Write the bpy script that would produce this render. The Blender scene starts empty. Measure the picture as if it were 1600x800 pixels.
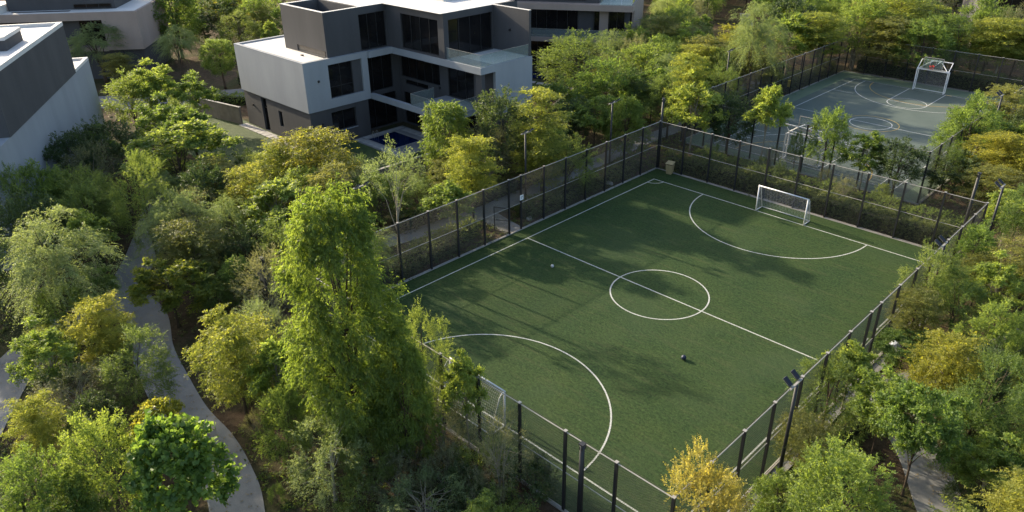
import bpy, math, random
import numpy as np
from mathutils import Vector, Matrix

# ------------------------------------------------------------------ camera, world, sun, exposure
SC = bpy.context.scene
COL = SC.collection
FPX, YAW, PITCH, ROLL = 1189.62, -0.7857, 0.4824, -0.0122
CAM = np.array([22.222, -34.996, 23.919])
_f = np.array([math.sin(YAW)*math.cos(PITCH), math.cos(YAW)*math.cos(PITCH), -math.sin(PITCH)])
_r = np.array([math.cos(YAW), -math.sin(YAW), 0.0])
_u = np.cross(_r, _f)
_c, _s = math.cos(ROLL), math.sin(ROLL)
CR, CU = _c*_r + _s*_u, -_s*_r + _c*_u
cam_d = bpy.data.cameras.new('camera')
cam = bpy.data.objects.new('camera', cam_d)
COL.objects.link(cam)
cam.matrix_world = Matrix(((CR[0], CU[0], -_f[0], CAM[0]), (CR[1], CU[1], -_f[1], CAM[1]), (CR[2], CU[2], -_f[2], CAM[2]), (0, 0, 0, 1)))
cam_d.sensor_fit = 'HORIZONTAL'
cam_d.sensor_width = 36.0
cam_d.lens = 36.0*FPX/1600.0
cam_d.clip_start = 0.5
cam_d.clip_end = 6000
SC.camera = cam

SUN_EL, SUN_TRAVEL = math.radians(22.5), math.radians(5.5)      # light travels towards +X, a little +Y
sun_to = Vector((-math.cos(SUN_EL)*math.cos(SUN_TRAVEL), -math.cos(SUN_EL)*math.sin(SUN_TRAVEL), math.sin(SUN_EL)))
world = bpy.data.worlds.new('World')
SC.world = world
world.use_nodes = True
wn = world.node_tree.nodes
wl = world.node_tree.links
wn.clear()
wo = wn.new('ShaderNodeOutputWorld')
wb = wn.new('ShaderNodeBackground')
sky = wn.new('ShaderNodeTexSky')
sky.sky_type = 'NISHITA'
sky.sun_disc = False
sky.sun_elevation = SUN_EL
sky.sun_rotation = math.atan2(sun_to.x, sun_to.y)
sky.air_density = 1.0
sky.dust_density = 2.6
sky.ozone_density = 1.0
wb.inputs['Strength'].default_value = 0.15
wl.new(sky.outputs[0], wb.inputs[0])
wl.new(wb.outputs[0], wo.inputs[0])
sun_d = bpy.data.lights.new('sun', 'SUN')
sun_d.energy = 4.3
sun_d.angle = math.radians(0.9)
sun_d.color = (1.0, 0.865, 0.64)
sun = bpy.data.objects.new('sun', sun_d)
COL.objects.link(sun)
sun.rotation_euler = sun_to.to_track_quat('Z', 'Y').to_euler()
sun.location = (0, 0, 60)
SC.view_settings.view_transform = 'Standard'
SC.view_settings.look = 'None'
SC.view_settings.exposure = 1.2
SC.view_settings.gamma = 1.0
SC.view_settings.use_curve_mapping = False
SC.cycles.max_bounces = 7
SC.cycles.diffuse_bounces = 3
SC.cycles.transmission_bounces = 4
SC.cycles.transparent_max_bounces = 12
SC.cycles.use_denoising = True

# ------------------------------------------------------------------ helpers
def at(x, y, z=0.0):
    """world point seen at photograph pixel (x, y) on the level z"""
    d = _f*FPX + CR*(x-800) - CU*(y-400)
    return CAM + d*((z-CAM[2])/d[2])

def depth(p):
    return float((np.asarray(p)-CAM) @ _f)

def link(o):
    COL.objects.link(o)
    return o

def tag(o, label=None, cat=None, group=None, kind=None):
    if label: o['label'] = label
    if cat: o['category'] = cat
    if group: o['group'] = group
    if kind: o['kind'] = kind
    return o

def empty(name, loc=(0, 0, 0), rz=0.0, label=None, cat=None, group=None):
    o = link(bpy.data.objects.new(name, None))
    o.location = loc
    o.rotation_euler = (0, 0, rz)
    o.empty_display_size = 0.3
    return tag(o, label, cat, group)

class MB:
    def __init__(self):
        self.v, self.f = [], []
    def quad(self, a, b, c, d):
        n = len(self.v)
        self.v += [tuple(a), tuple(b), tuple(c), tuple(d)]
        self.f.append((n, n+1, n+2, n+3))
    def poly(self, pts):
        n = len(self.v)
        self.v += [tuple(p) for p in pts]
        self.f.append(tuple(range(n, n+len(pts))))
    def box(self, x0, x1, y0, y1, z0, z1):
        n = len(self.v)
        self.v += [(x, y, z) for z in (z0, z1) for y in (y0, y1) for x in (x0, x1)]
        for q in ((0, 2, 3, 1), (4, 5, 7, 6), (0, 1, 5, 4), (2, 6, 7, 3), (0, 4, 6, 2), (1, 3, 7, 5)):
            self.f.append(tuple(n+i for i in q))
        return self
    def bar(self, a, b, w, h=None, up=(0, 0, 1)):
        """square bar from a to b"""
        a, b = Vector(a), Vector(b)
        h = h or w
        d = (b-a).normalized()
        s = d.cross(Vector(up))
        if s.length < 1e-4: s = d.cross(Vector((1, 0, 0)))
        s.normalize()
        t = s.cross(d)
        n = len(self.v)
        for p in (a, b):
            for i, j in ((-1, -1), (1, -1), (1, 1), (-1, 1)):
                self.v.append(tuple(p + s*(i*w/2) + t*(j*h/2)))
        for q in ((3, 2, 1, 0), (4, 5, 6, 7), (0, 1, 5, 4), (1, 2, 6, 5), (2, 3, 7, 6), (3, 0, 4, 7)):
            self.f.append(tuple(n+i for i in q))
        return self
    def tube(self, pts, radii, n=8, cap=True):
        pts = [Vector(p) for p in pts]
        base = len(self.v)
        for i, p in enumerate(pts):
            d = (pts[min(i+1, len(pts)-1)] - pts[max(i-1, 0)]).normalized()
            s = d.cross(Vector((0.13, 0.21, 1.0)) if abs(d.z) < 0.97 else Vector((1, 0.1, 0))).normalized()
            t = d.cross(s)
            r = radii[i] if hasattr(radii, '__len__') else radii
            for k in range(n):
                a = 2*math.pi*k/n
                self.v.append(tuple(p + s*(r*math.cos(a)) + t*(r*math.sin(a))))
        for i in range(len(pts)-1):
            for k in range(n):
                a, b = base+i*n+k, base+i*n+(k+1) % n
                self.f.append((a, b, b+n, a+n))
        if cap:
            self.f.append(tuple(base+k for k in reversed(range(n))))
            m = base+(len(pts)-1)*n
            self.f.append(tuple(m+k for k in range(n)))
        return self
    def mesh(self, name='mesh', smooth=False):
        me = bpy.data.meshes.new(name)
        me.from_pydata(self.v, [], self.f)
        if smooth: me.shade_smooth()
        me.update()
        return me

def obj(name, mb, mat, parent=None, loc=None, smooth=False, bevel=0.0):
    me = mb.mesh(name, smooth) if isinstance(mb, MB) else mb
    if mat and not me.materials: me.materials.append(mat)
    o = link(bpy.data.objects.new(name, me))
    if parent is not None: o.parent = parent
    if loc is not None: o.location = loc
    if bevel:
        m = o.modifiers.new('bevel', 'BEVEL')
        m.width = bevel
        m.segments = 1
        m.limit_method = 'ANGLE'
    return o

def copy_tree(o, parent=None):
    c = link(o.copy())
    c.parent = parent
    for ch in o.children: copy_tree(ch, c)
    return c

# ------------------------------------------------------------------ materials
def new_mat(name):
    m = bpy.data.materials.new(name)
    m.use_nodes = True
    nt = m.node_tree
    return m, nt, nt.nodes['Principled BSDF']

def noise(nt, scale, detail=4.0, rough=0.55, coord='Object', vec=None, stretch=None):
    n = nt.nodes.new('ShaderNodeTexNoise')
    n.inputs['Scale'].default_value = scale
    n.inputs['Detail'].default_value = detail
    n.inputs['Roughness'].default_value = rough
    if vec is None:
        tc = nt.nodes.new('ShaderNodeTexCoord')
        vec = tc.outputs[coord]
    if stretch:
        mp = nt.nodes.new('ShaderNodeMapping')
        mp.inputs['Scale'].default_value = stretch
        nt.links.new(vec, mp.inputs[0])
        vec = mp.outputs[0]
    nt.links.new(vec, n.inputs['Vector'])
    return n.outputs['Fac']

def ramp(nt, fac, stops):
    r = nt.nodes.new('ShaderNodeValToRGB')
    e = r.color_ramp.elements
    while len(e) < len(stops): e.new(0.5)
    for k, (p, c) in enumerate(stops):
        e[k].position = p
        e[k].color = (*c, 1) if len(c) == 3 else c
    nt.links.new(fac, r.inputs[0])
    return r.outputs[0]

def mixc(nt, fac, a, b, mode='MIX'):
    m = nt.nodes.new('ShaderNodeMix')
    m.data_type = 'RGBA'
    m.blend_type = mode
    for sock, val in ((m.inputs[0], fac), (m.inputs[6], a), (m.inputs[7], b)):
        if hasattr(val, 'links') or hasattr(val, 'is_linked'): nt.links.new(val, sock)
        elif isinstance(val, (int, float)): sock.default_value = val
        else: sock.default_value = (*val, 1)
    return m.outputs[2]

def bump(nt, bsdf, h, strength=0.3, dist=0.02):
    b = nt.nodes.new('ShaderNodeBump')
    b.inputs['Strength'].default_value = strength
    b.inputs['Distance'].default_value = dist
    nt.links.new(h, b.inputs['Height'])
    nt.links.new(b.outputs[0], bsdf.inputs['Normal'])

def rough_mat(name, c1, c2, scale=3.0, rough=0.8, fine=40.0, bstr=0.15, metal=0.0, spec=0.3, stretch=None, fine_amt=0.25, bd=0.01):
    m, nt, b = new_mat(name)
    n1 = noise(nt, scale, 5, 0.6, stretch=stretch)
    n2 = noise(nt, fine, 3, 0.6)
    c = ramp(nt, n1, [(0.3, c1), (0.7, c2)])
    g = ramp(nt, n2, [(0.25, (1-fine_amt,)*3), (0.75, (1+fine_amt*0.4,)*3)])
    c = mixc(nt, 1.0, c, g, 'MULTIPLY')
    nt.links.new(c, b.inputs['Base Color'])
    b.inputs['Roughness'].default_value = rough
    b.inputs['Metallic'].default_value = metal
    b.inputs['Specular IOR Level'].default_value = spec
    if bstr: bump(nt, b, n2, bstr, bd)
    return m

M = {}
M['render_white'] = rough_mat('pale grey render', (0.255, 0.268, 0.285), (0.305, 0.318, 0.335), 0.5, 0.85, 22, 0.15, stretch=(1, 1, 0.25), fine_amt=0.06)
M['render_dark'] = rough_mat('charcoal render', (0.060, 0.059, 0.062), (0.080, 0.078, 0.080), 0.6, 0.85, 25, 0.15, stretch=(1, 1, 0.25), fine_amt=0.1)
M['render_taupe'] = rough_mat('taupe render', (0.285, 0.225, 0.19), (0.335, 0.265, 0.225), 0.6, 0.85, 25, 0.15, stretch=(1, 1, 0.3), fine_amt=0.08)
M['roof_white'] = rough_mat('white roof screed', (0.56, 0.535, 0.505), (0.66, 0.635, 0.60), 0.35, 0.8, 6, 0.1, fine_amt=0.06)
M['concrete'] = rough_mat('path concrete', (0.20, 0.195, 0.19), (0.27, 0.265, 0.255), 0.6, 0.85, 18, 0.2, fine_amt=0.14)
M['kerb'] = rough_mat('kerb concrete', (0.25, 0.235, 0.215), (0.34, 0.32, 0.295), 1.5, 0.85, 30, 0.2, fine_amt=0.15)
M['paver'] = rough_mat('pale paving slab', (0.34, 0.32, 0.30), (0.44, 0.42, 0.39), 1.2, 0.8, 30, 0.15, fine_amt=0.12)
M['asphalt'] = rough_mat('street asphalt', (0.15, 0.15, 0.15), (0.21, 0.205, 0.20), 0.8, 0.9, 50, 0.3, fine_amt=0.2)
M['stone_wall'] = rough_mat('beige garden wall', (0.15, 0.13, 0.105), (0.22, 0.19, 0.155), 1.4, 0.9, 20, 0.3, fine_amt=0.2)
M['black_steel'] = rough_mat('black powder coat', (0.012, 0.012, 0.014), (0.019, 0.019, 0.021), 3, 0.55, 60, 0.05, spec=0.5)
M['rail'] = rough_mat('pale galvanised rail', (0.30, 0.28, 0.25), (0.42, 0.39, 0.35), 2.5, 0.5, 50, 0.05, metal=0.25, spec=0.5)
M['wire'] = rough_mat('coated chain link wire', (0.085, 0.075, 0.056), (0.125, 0.11, 0.085), 1.5, 0.5, 60, 0.0, spec=0.5)
M['white_tube'] = rough_mat('white goal tube', (0.66, 0.66, 0.66), (0.80, 0.80, 0.79), 2.0, 0.4, 40, 0.05, spec=0.5, fine_amt=0.1)
M['net'] = rough_mat('goal net cord', (0.42, 0.42, 0.42), (0.55, 0.55, 0.54), 4, 0.9, 40, 0.0)
M['lamp_body'] = rough_mat('slate lamp housing', (0.026, 0.029, 0.040), (0.036, 0.04, 0.054), 4, 0.75, 40, 0.05, spec=0.15)
M['lamp_face'] = rough_mat('lamp lens', (0.30, 0.32, 0.33), (0.42, 0.44, 0.45), 8, 0.15, 60, 0.0, spec=0.6)
M['bin'] = rough_mat('tan bin board', (0.34, 0.26, 0.13), (0.46, 0.37, 0.20), 4, 0.7, 50, 0.2, stretch=(4, 4, 0.6))
M['red'] = rough_mat('red hoop paint', (0.45, 0.03, 0.03), (0.6, 0.06, 0.05), 4, 0.5, 40, 0.0)
M['yellow_pad'] = rough_mat('yellow plastic', (0.55, 0.40, 0.03), (0.70, 0.52, 0.05), 4, 0.5, 40, 0.05)
M['ball_blue'] = rough_mat('navy ball', (0.01, 0.016, 0.045), (0.02, 0.03, 0.07), 12, 0.45, 40, 0.1, spec=0.5)
M['ball_white'] = rough_mat('white ball', (0.55, 0.55, 0.52), (0.75, 0.75, 0.72), 9, 0.5, 30, 0.1)
M['sign_white'] = rough_mat('white sign face', (0.66, 0.66, 0.66), (0.74, 0.74, 0.74), 3, 0.5, 40, 0.0, fine_amt=0.05)
M['sign_ink'] = rough_mat('sign ink', (0.12, 0.12, 0.13), (0.16, 0.16, 0.17), 3, 0.6, 40, 0.0)
M['shutter'] = rough_mat('dark window frame', (0.018, 0.018, 0.019), (0.026, 0.026, 0.027), 4, 0.4, 60, 0.0, spec=0.5)
M['bark'] = rough_mat('brown bark', (0.055, 0.038, 0.025), (0.12, 0.088, 0.06), 3, 0.95, 30, 0.6, stretch=(3, 3, 0.6), fine_amt=0.4, bd=0.03)
M['bark_pale'] = rough_mat('pale smooth bark', (0.22, 0.19, 0.14), (0.34, 0.30, 0.23), 2.5, 0.9, 24, 0.4, stretch=(2, 2, 0.7), fine_amt=0.3, bd=0.02)
M['shade_core'] = rough_mat('hedge twigs', (0.014, 0.018, 0.007), (0.03, 0.036, 0.014), 6, 0.95, 30, 0.8, fine_amt=0.4, bd=0.05)  # near-black green: the shade inside a hedge is put into the colour
M['cloth_pale'] = rough_mat('pale blue cloth', (0.38, 0.42, 0.52), (0.55, 0.58, 0.64), 9, 0.8, 40, 0.2)

def glass_dark():
    m, nt, b = new_mat('tinted window glass')
    n = noise(nt, 0.7, 3, 0.5)
    nt.links.new(ramp(nt, n, [(0.3, (0.006, 0.006, 0.007)), (0.7, (0.014, 0.0125, 0.012))]), b.inputs['Base Color'])
    b.inputs['Roughness'].default_value = 0.06
    b.inputs['Specular IOR Level'].default_value = 0.35
    return m
M['glass'] = glass_dark()

def glass_clear():
    m, nt, b = new_mat('clear balustrade glass')
    out = nt.nodes['Material Output']
    t = nt.nodes.new('ShaderNodeBsdfTransparent')
    t.inputs[0].default_value = (0.80, 0.86, 0.84, 1)
    g = nt.nodes.new('ShaderNodeBsdfGlossy')
    g.inputs['Roughness'].default_value = 0.04
    fr = nt.nodes.new('ShaderNodeFresnel')
    fr.inputs[0].default_value = 1.22
    mx = nt.nodes.new('ShaderNodeMixShader')
    nt.links.new(fr.outputs[0], mx.inputs[0])
    nt.links.new(t.outputs[0], mx.inputs[1])
    nt.links.new(g.outputs[0], mx.inputs[2])
    d = nt.nodes.new('ShaderNodeBsdfDiffuse')
    d.inputs[0].default_value = (0.5, 0.55, 0.54, 1)
    mx2 = nt.nodes.new('ShaderNodeMixShader')
    mx2.inputs[0].default_value = 0.14
    nt.links.new(mx.outputs[0], mx2.inputs[1])
    nt.links.new(d.outputs[0], mx2.inputs[2])
    nt.links.new(mx2.outputs[0], out.inputs[0])
    return m
M['clear'] = glass_clear()

def water_mat():
    m, nt, b = new_mat('pool water')
    n = noise(nt, 3.0, 3, 0.5)
    b.inputs['Base Color'].default_value = (0.004, 0.014, 0.055, 1)
    b.inputs['Roughness'].default_value = 0.05
    b.inputs['Specular IOR Level'].default_value = 0.4
    bump(nt, b, n, 0.15, 0.02)
    return m
M['water'] = water_mat()

def turf_mat():
    m, nt, b = new_mat('artificial turf')
    big = noise(nt, 0.35, 4, 0.6)
    mid = noise(nt, 3.5, 4, 0.65, stretch=(1.0, 2.2, 1.0))
    fine = noise(nt, 8, 6, 0.85)
    c = ramp(nt, mid, [(0.3, (0.022, 0.046, 0.0145)), (0.7, (0.047, 0.082, 0.025))])
    c = mixc(nt, 1.0, c, ramp(nt, fine, [(0.34, (0.36, 0.40, 0.42)), (0.66, (1.55, 1.46, 1.34))]), 'MULTIPLY')
    c = mixc(nt, 1.0, c, ramp(nt, big, [(0.35, (0.82, 0.90, 0.92)), (0.65, (1.16, 1.08, 1.0))]), 'MULTIPLY')
    streak = noise(nt, 1.1, 5, 0.7, stretch=(0.35, 2.6, 1.0))
    c = mixc(nt, ramp(nt, streak, [(0.52, (0, 0, 0)), (0.72, (0.5,)*3)]), c, (0.085, 0.088, 0.036))
    patch = noise(nt, 0.16, 3, 0.5)
    c = mixc(nt, ramp(nt, patch, [(0.5, (0, 0, 0)), (0.7, (0.45,)*3)]), c, (0.040, 0.066, 0.030))
    nt.links.new(c, b.inputs['Base Color'])
    b.inputs['Roughness'].default_value = 0.85
    b.inputs['Specular IOR Level'].default_value = 0.15
    add = nt.nodes.new('ShaderNodeMath')
    add.operation = 'ADD'
    nt.links.new(fine, add.inputs[0])
    nt.links.new(mid, add.inputs[1])
    bump(nt, b, add.outputs[0], 0.8, 0.06)
    return m
M['turf'] = turf_mat()

def lawn_mat():
    m, nt, b = new_mat('lawn')
    mid = noise(nt, 1.2, 4, 0.6)
    fine = noise(nt, 14, 4, 0.75)
    c = ramp(nt, mid, [(0.3, (0.036, 0.062, 0.014)), (0.7, (0.068, 0.096, 0.022))])
    c = mixc(nt, 1.0, c, ramp(nt, fine, [(0.3, (0.6,)*3), (0.7, (1.3,)*3)]), 'MULTIPLY')
    nt.links.new(c, b.inputs['Base Color'])
    b.inputs['Roughness'].default_value = 0.9
    bump(nt, b, fine, 0.7, 0.05)
    return m
M['lawn'] = lawn_mat()

def soil_mat():
    m, nt, b = new_mat('planting soil')
    big = noise(nt, 0.22, 4, 0.6)
    mid = noise(nt, 2.5, 5, 0.7)
    fine = noise(nt, 18, 4, 0.8)
    c = ramp(nt, mid, [(0.3, (0.055, 0.036, 0.022)), (0.55, (0.12, 0.082, 0.052)), (0.75, (0.17, 0.12, 0.078))])
    c = mixc(nt, ramp(nt, big, [(0.45, (0, 0, 0)), (0.62, (0.75,)*3)]), c, (0.045, 0.06, 0.02))
    c = mixc(nt, 1.0, c, ramp(nt, fine, [(0.3, (0.5,)*3), (0.7, (1.3,)*3)]), 'MULTIPLY')
    nt.links.new(c, b.inputs['Base Color'])
    b.inputs['Roughness'].default_value = 0.95
    b.inputs['Specular IOR Level'].default_value = 0.1
    bump(nt, b, fine, 0.9, 0.08)
    return m
M['soil'] = soil_mat()

def paint_mat(name, col, wear=0.25, base=(0.05, 0.085, 0.03)):
    m, nt, b = new_mat(name)
    n = noise(nt, 22, 5, 0.75)
    n2 = noise(nt, 1.3, 3, 0.6)
    c = mixc(nt, ramp(nt, n, [(0.36, (wear,)*3), (0.56, (0.0,)*3)]), col, base)
    c = mixc(nt, 1.0, c, ramp(nt, n2, [(0.3, (0.86,)*3), (0.7, (1.04,)*3)]), 'MULTIPLY')
    nt.links.new(c, b.inputs['Base Color'])
    b.inputs['Roughness'].default_value = 0.8
    return m
M['line'] = paint_mat('white turf line', (0.55, 0.55, 0.51), 0.85)
M['court_blue'] = rough_mat('blue grey court acrylic', (0.084, 0.109, 0.094), (0.110, 0.137, 0.117), 0.35, 0.75, 8, 0.08, fine_amt=0.12)
M['court_green'] = rough_mat('green court border acrylic', (0.118, 0.165, 0.105), (0.148, 0.195, 0.13), 0.35, 0.75, 8, 0.08, fine_amt=0.12)
M['court_white'] = paint_mat('white court line', (0.62, 0.62, 0.60), 0.35, (0.12, 0.17, 0.17))
M['court_yellow'] = paint_mat('yellow court line', (0.55, 0.36, 0.08), 0.35, (0.12, 0.17, 0.17))

def leaf_mat(name, ca, cb, hue=0.02, trans=0.36, spec=0.25):
    m, nt, b = new_mat(name)
    out = nt.nodes['Material Output']
    a = nt.nodes.new('ShaderNodeAttribute')
    a.attribute_name = 'tint'
    sp = nt.nodes.new('ShaderNodeSeparateColor')
    nt.links.new(a.outputs['Color'], sp.inputs[0])
    ad = nt.nodes.new('ShaderNodeMath')
    ad.operation = 'MULTIPLY_ADD'
    nt.links.new(sp.outputs[0], ad.inputs[0])
    ad.inputs[1].default_value = 0.5
    md = nt.nodes.new('ShaderNodeMath')
    md.operation = 'MULTIPLY'
    md.inputs[1].default_value = 0.5
    nt.links.new(sp.outputs[1], md.inputs[0])
    nt.links.new(md.outputs[0], ad.inputs[2])
    c = ramp(nt, ad.outputs[0], [(0.15, ca), (0.85, cb)])
    oi = nt.nodes.new('ShaderNodeObjectInfo')
    hs = nt.nodes.new('ShaderNodeHueSaturation')
    mr = nt.nodes.new('ShaderNodeMapRange')
    mr.inputs['To Min'].default_value = 0.5-hue
    mr.inputs['To Max'].default_value = 0.5+hue
    nt.links.new(oi.outputs['Random'], mr.inputs[0])
    nt.links.new(mr.outputs[0], hs.inputs['Hue'])
    mr2 = nt.nodes.new('ShaderNodeMapRange')
    mr2.inputs['To Min'].default_value = 1.15
    mr2.inputs['To Max'].default_value = 0.85
    nt.links.new(oi.outputs['Random'], mr2.inputs[0])
    nt.links.new(mr2.outputs[0], hs.inputs['Value'])
    nt.links.new(c, hs.inputs['Color'])
    hs.inputs['Saturation'].default_value = 0.88
    c = hs.outputs[0]
    nt.links.new(c, b.inputs['Base Color'])
    b.inputs['Roughness'].default_value = 0.5
    b.inputs['Specular IOR Level'].default_value = spec
    t = nt.nodes.new('ShaderNodeBsdfTranslucent')
    nt.links.new(mixc(nt, 1.0, c, (2.15, 2.0, 0.9), 'MULTIPLY'), t.inputs[0])
    mx = nt.nodes.new('ShaderNodeMixShader')
    mx.inputs[0].default_value = trans+0.08
    nt.links.new(b.outputs[0], mx.inputs[1])
    nt.links.new(t.outputs[0], mx.inputs[2])
    nt.links.new(mx.outputs[0], out.inputs[0])
    return m

# ------------------------------------------------------------------ the setting: ground, pitch, court, paths
GZ = -0.06
g = MB()
g.quad((-2500, -2500, GZ), (2500, -2500, GZ), (2500, 2500, GZ), (-2500, 2500, GZ))
tag(obj('ground', g, M['soil']), kind='structure')

X1, X2, Y1, Y2 = -12.534, 12.348, -17.335, 17.534          # fence lines of the turf pitch
PW, PL = 22.443/2, 30.593/2
pit = MB()
pit.box(X1+0.07, X2-0.07, Y1+0.07, Y2-0.07, GZ-0.05, 0.0)
pitch = tag(obj('pitch', pit, M['turf']), kind='structure')

def line(mb, a, b, w, z):
    a, b = Vector((*a, 0)), Vector((*b, 0))
    d = (b-a).normalized()
    s = Vector((-d.y, d.x, 0))*w/2
    n = max(1, int((b-a).length/2))
    for i in range(n):
        p, q = a.lerp(b, i/n), a.lerp(b, (i+1)/n)
        mb.quad(*[(v.x, v.y, z) for v in (p-s, q-s, q+s, p+s)])

def ring(mb, c, r, w, z, a0=0.0, a1=360.0, n=72):
    for i in range(n):
        t0, t1 = math.radians(a0+(a1-a0)*i/n), math.radians(a0+(a1-a0)*(i+1)/n)
        mb.quad(*[(c[0]+rr*math.cos(t), c[1]+rr*math.sin(t), z) for rr, t in ((r-w/2, t0), (r+w/2, t0), (r+w/2, t1), (r-w/2, t1))])

def mark(name, fn, mat, parent):
    mb = MB()
    fn(mb)
    return obj(name, mb, mat, parent)

LZ, LW = 0.006, 0.085
mark('touchline', lambda m: line(m, (-PW, -PL), (-PW, PL), LW, LZ), M['line'], pitch)
mark('touchline', lambda m: line(m, (PW, -PL), (PW, PL), LW, LZ), M['line'], pitch)
mark('goal_line', lambda m: line(m, (-PW-LW/2, PL), (PW+LW/2, PL), LW, LZ+0.002), M['line'], pitch)
mark('goal_line', lambda m: line(m, (-PW-LW/2, -PL), (PW+LW/2, -PL), LW, LZ+0.002), M['line'], pitch)
mark('halfway_line', lambda m: line(m, (-PW, 0), (PW, 0), LW, LZ+0.002), M['line'], pitch)
mark('centre_circle', lambda m: ring(m, (0, 0), 3.0, LW, LZ+0.004, n=110), M['line'], pitch)
mark('penalty_arc', lambda m: ring(m, (0, PL), 6.5, LW, LZ+0.004, 180, 360, 110), M['line'], pitch)
mark('penalty_arc', lambda m: ring(m, (0, -PL), 6.5, LW, LZ+0.004, 0, 180, 110), M['line'], pitch)
for cx, cy, a in ((-PW, PL, 270), (PW, PL, 180), (-PW, -PL, 0), (PW, -PL, 90)):
    mark('corner_arc', lambda m: ring(m, (cx, cy), 0.95, LW*0.9, LZ+0.004, a, a+90, 16), M['line'], pitch)
kb = [(X1-0.07, X1+0.07, Y1-0.07, Y2+0.07), (X2-0.07, X2+0.07, Y1-0.07, Y2+0.07), (X1+0.07, X2-0.07, Y1-0.07, Y1+0.07), (X1+0.07, X2-0.07, Y2-0.07, Y2+0.07)]
for k in kb:
    tag(obj('kerb', MB().box(*k, GZ-0.1, 0.05), M['kerb'], bevel=0.01), kind='structure')

# hard court beyond
CX1, CX2, CY1, CY2 = -15.0, 6.4, 24.95, 60.9
CC = -4.2
ct = MB()
ct.box(CX1, CX2, CY1, CY2, GZ-0.05, -0.03)
court = tag(obj('hard_court', ct, M['court_green']), kind='structure')
inner = MB()
inner.quad((-13.4, 26.3, -0.026), (5.0, 26.3, -0.026), (5.0, 58.3, -0.026), (-13.4, 58.3, -0.026))
obj('court_surface', inner, M['court_blue'], court)
cz = -0.021
CW = 0.075
CTL, CBL, CHY = 58.0, 26.6, 42.3
mark('sideline', lambda m: line(m, (-12.4, CBL), (-12.4, CTL), CW, cz), M['court_white'], court)
mark('sideline', lambda m: line(m, (4.0, CBL), (4.0, CTL), CW, cz), M['court_white'], court)
mark('end_line', lambda m: line(m, (-12.4, CTL), (4.0, CTL), CW*0.8, cz+0.002), M['court_white'], court)
mark('end_line', lambda m: line(m, (-12.4, CBL), (4.0, CBL), CW*0.8, cz+0.002), M['court_white'], court)
mark('halfway_line', lambda m: line(m, (-12.4, CHY), (4.0, CHY), CW, cz+0.002), M['court_white'], court)
mark('centre_circle', lambda m: ring(m, (CC, CHY), 1.95, CW, cz+0.004), M['court_white'], court)
mark('yellow_circle', lambda m: ring(m, (CC, CHY), 2.6, CW, cz+0.004), M['court_yellow'], court)
for sgn, ye in ((-1, CTL), (1, CBL)):
    a = 180 if sgn < 0 else 0
    mark('three_point_arc', lambda m: (ring(m, (CC, ye+sgn*1.5), 7.0, CW, cz+0.004, a, a+180), line(m, (CC-7, ye), (CC-7, ye+sgn*1.5), CW, cz+0.004), line(m, (CC+7, ye), (CC+7, ye+sgn*1.5), CW, cz+0.004)), M['court_white'], court)
    mark('key', lambda m: (line(m, (CC-1.95, ye), (CC-1.95, ye+sgn*6.2), CW, cz+0.006), line(m, (CC+1.95, ye), (CC+1.95, ye+sgn*6.2), CW, cz+0.006), line(m, (CC-1.95, ye+sgn*6.2), (CC+1.95, ye+sgn*6.2), CW, cz+0.008)), M['court_white'], court)
    mark('free_throw_circle', lambda m: ring(m, (CC, ye+sgn*6.2), 1.95, CW, cz+0.01), M['court_white'], court)
    mark('yellow_arc', lambda m: ring(m, (CC, ye), 6.0, CW, cz+0.012, a, a+180), M['court_yellow'], court)
    mark('sideline_tick', lambda m: line(m, (-12.4, ye+sgn*6.2), (-10.0, ye+sgn*6.2), CW, cz+0.006), M['court_white'], court)
    mark('yellow_tick', lambda m: line(m, (CC+1.95, ye+sgn*0.15), (CC+2.6, ye+sgn*0.15), CW*2, cz+0.014), M['court_yellow'], court)
for k in ((CX1-0.14, CX1, CY1-0.14, CY2+0.14), (CX2, CX2+0.14, CY1-0.14, CY2+0.14), (CX1, CX2, CY1-0.14, CY1), (CX1, CX2, CY2, CY2+0.14)):
    tag(obj('kerb', MB().box(*k, GZ-0.1, 0.02), M['kerb'], bevel=0.01), kind='structure')

def smooth_pts(pts, n=10):
    pts = [np.array(p, float) for p in pts]
    P = [pts[0]] + pts + [pts[-1]]
    out = []
    for i in range(1, len(P)-2):
        for k in range(n):
            t = k/n
            a, b, c, d = P[i-1], P[i], P[i+1], P[i+2]
            out.append(0.5*((2*b) + (c-a)*t + (2*a-5*b+4*c-d)*t*t + (3*b-a-3*c+d)*t**3))
    out.append(pts[-1])
    return out

PATHS = []
def path(name, pts, width, mat=None, z=-0.015):
    c = smooth_pts(pts)
    L, Rr = [], []
    for i, p in enumerate(c):
        d = c[min(i+1, len(c)-1)]-c[max(i-1, 0)]
        d = d/np.linalg.norm(d)
        s = np.array([-d[1], d[0]])*width/2
        L.append(p+s)
        Rr.append(p-s)
        PATHS.append((p[0], p[1], width/2))
    mb = MB()
    for i in range(len(c)-1):
        mb.quad((*Rr[i], z), (*Rr[i+1], z), (*L[i+1], z), (*L[i], z))
        mb.quad((*L[i], z), (*L[i+1], z), (*L[i+1], GZ-0.05), (*L[i], GZ-0.05))
        mb.quad((*Rr[i+1], z), (*Rr[i], z), (*Rr[i], GZ-0.05), (*Rr[i+1], GZ-0.05))
    return tag(obj(name, mb, mat or M['concrete']), kind='structure')

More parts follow.
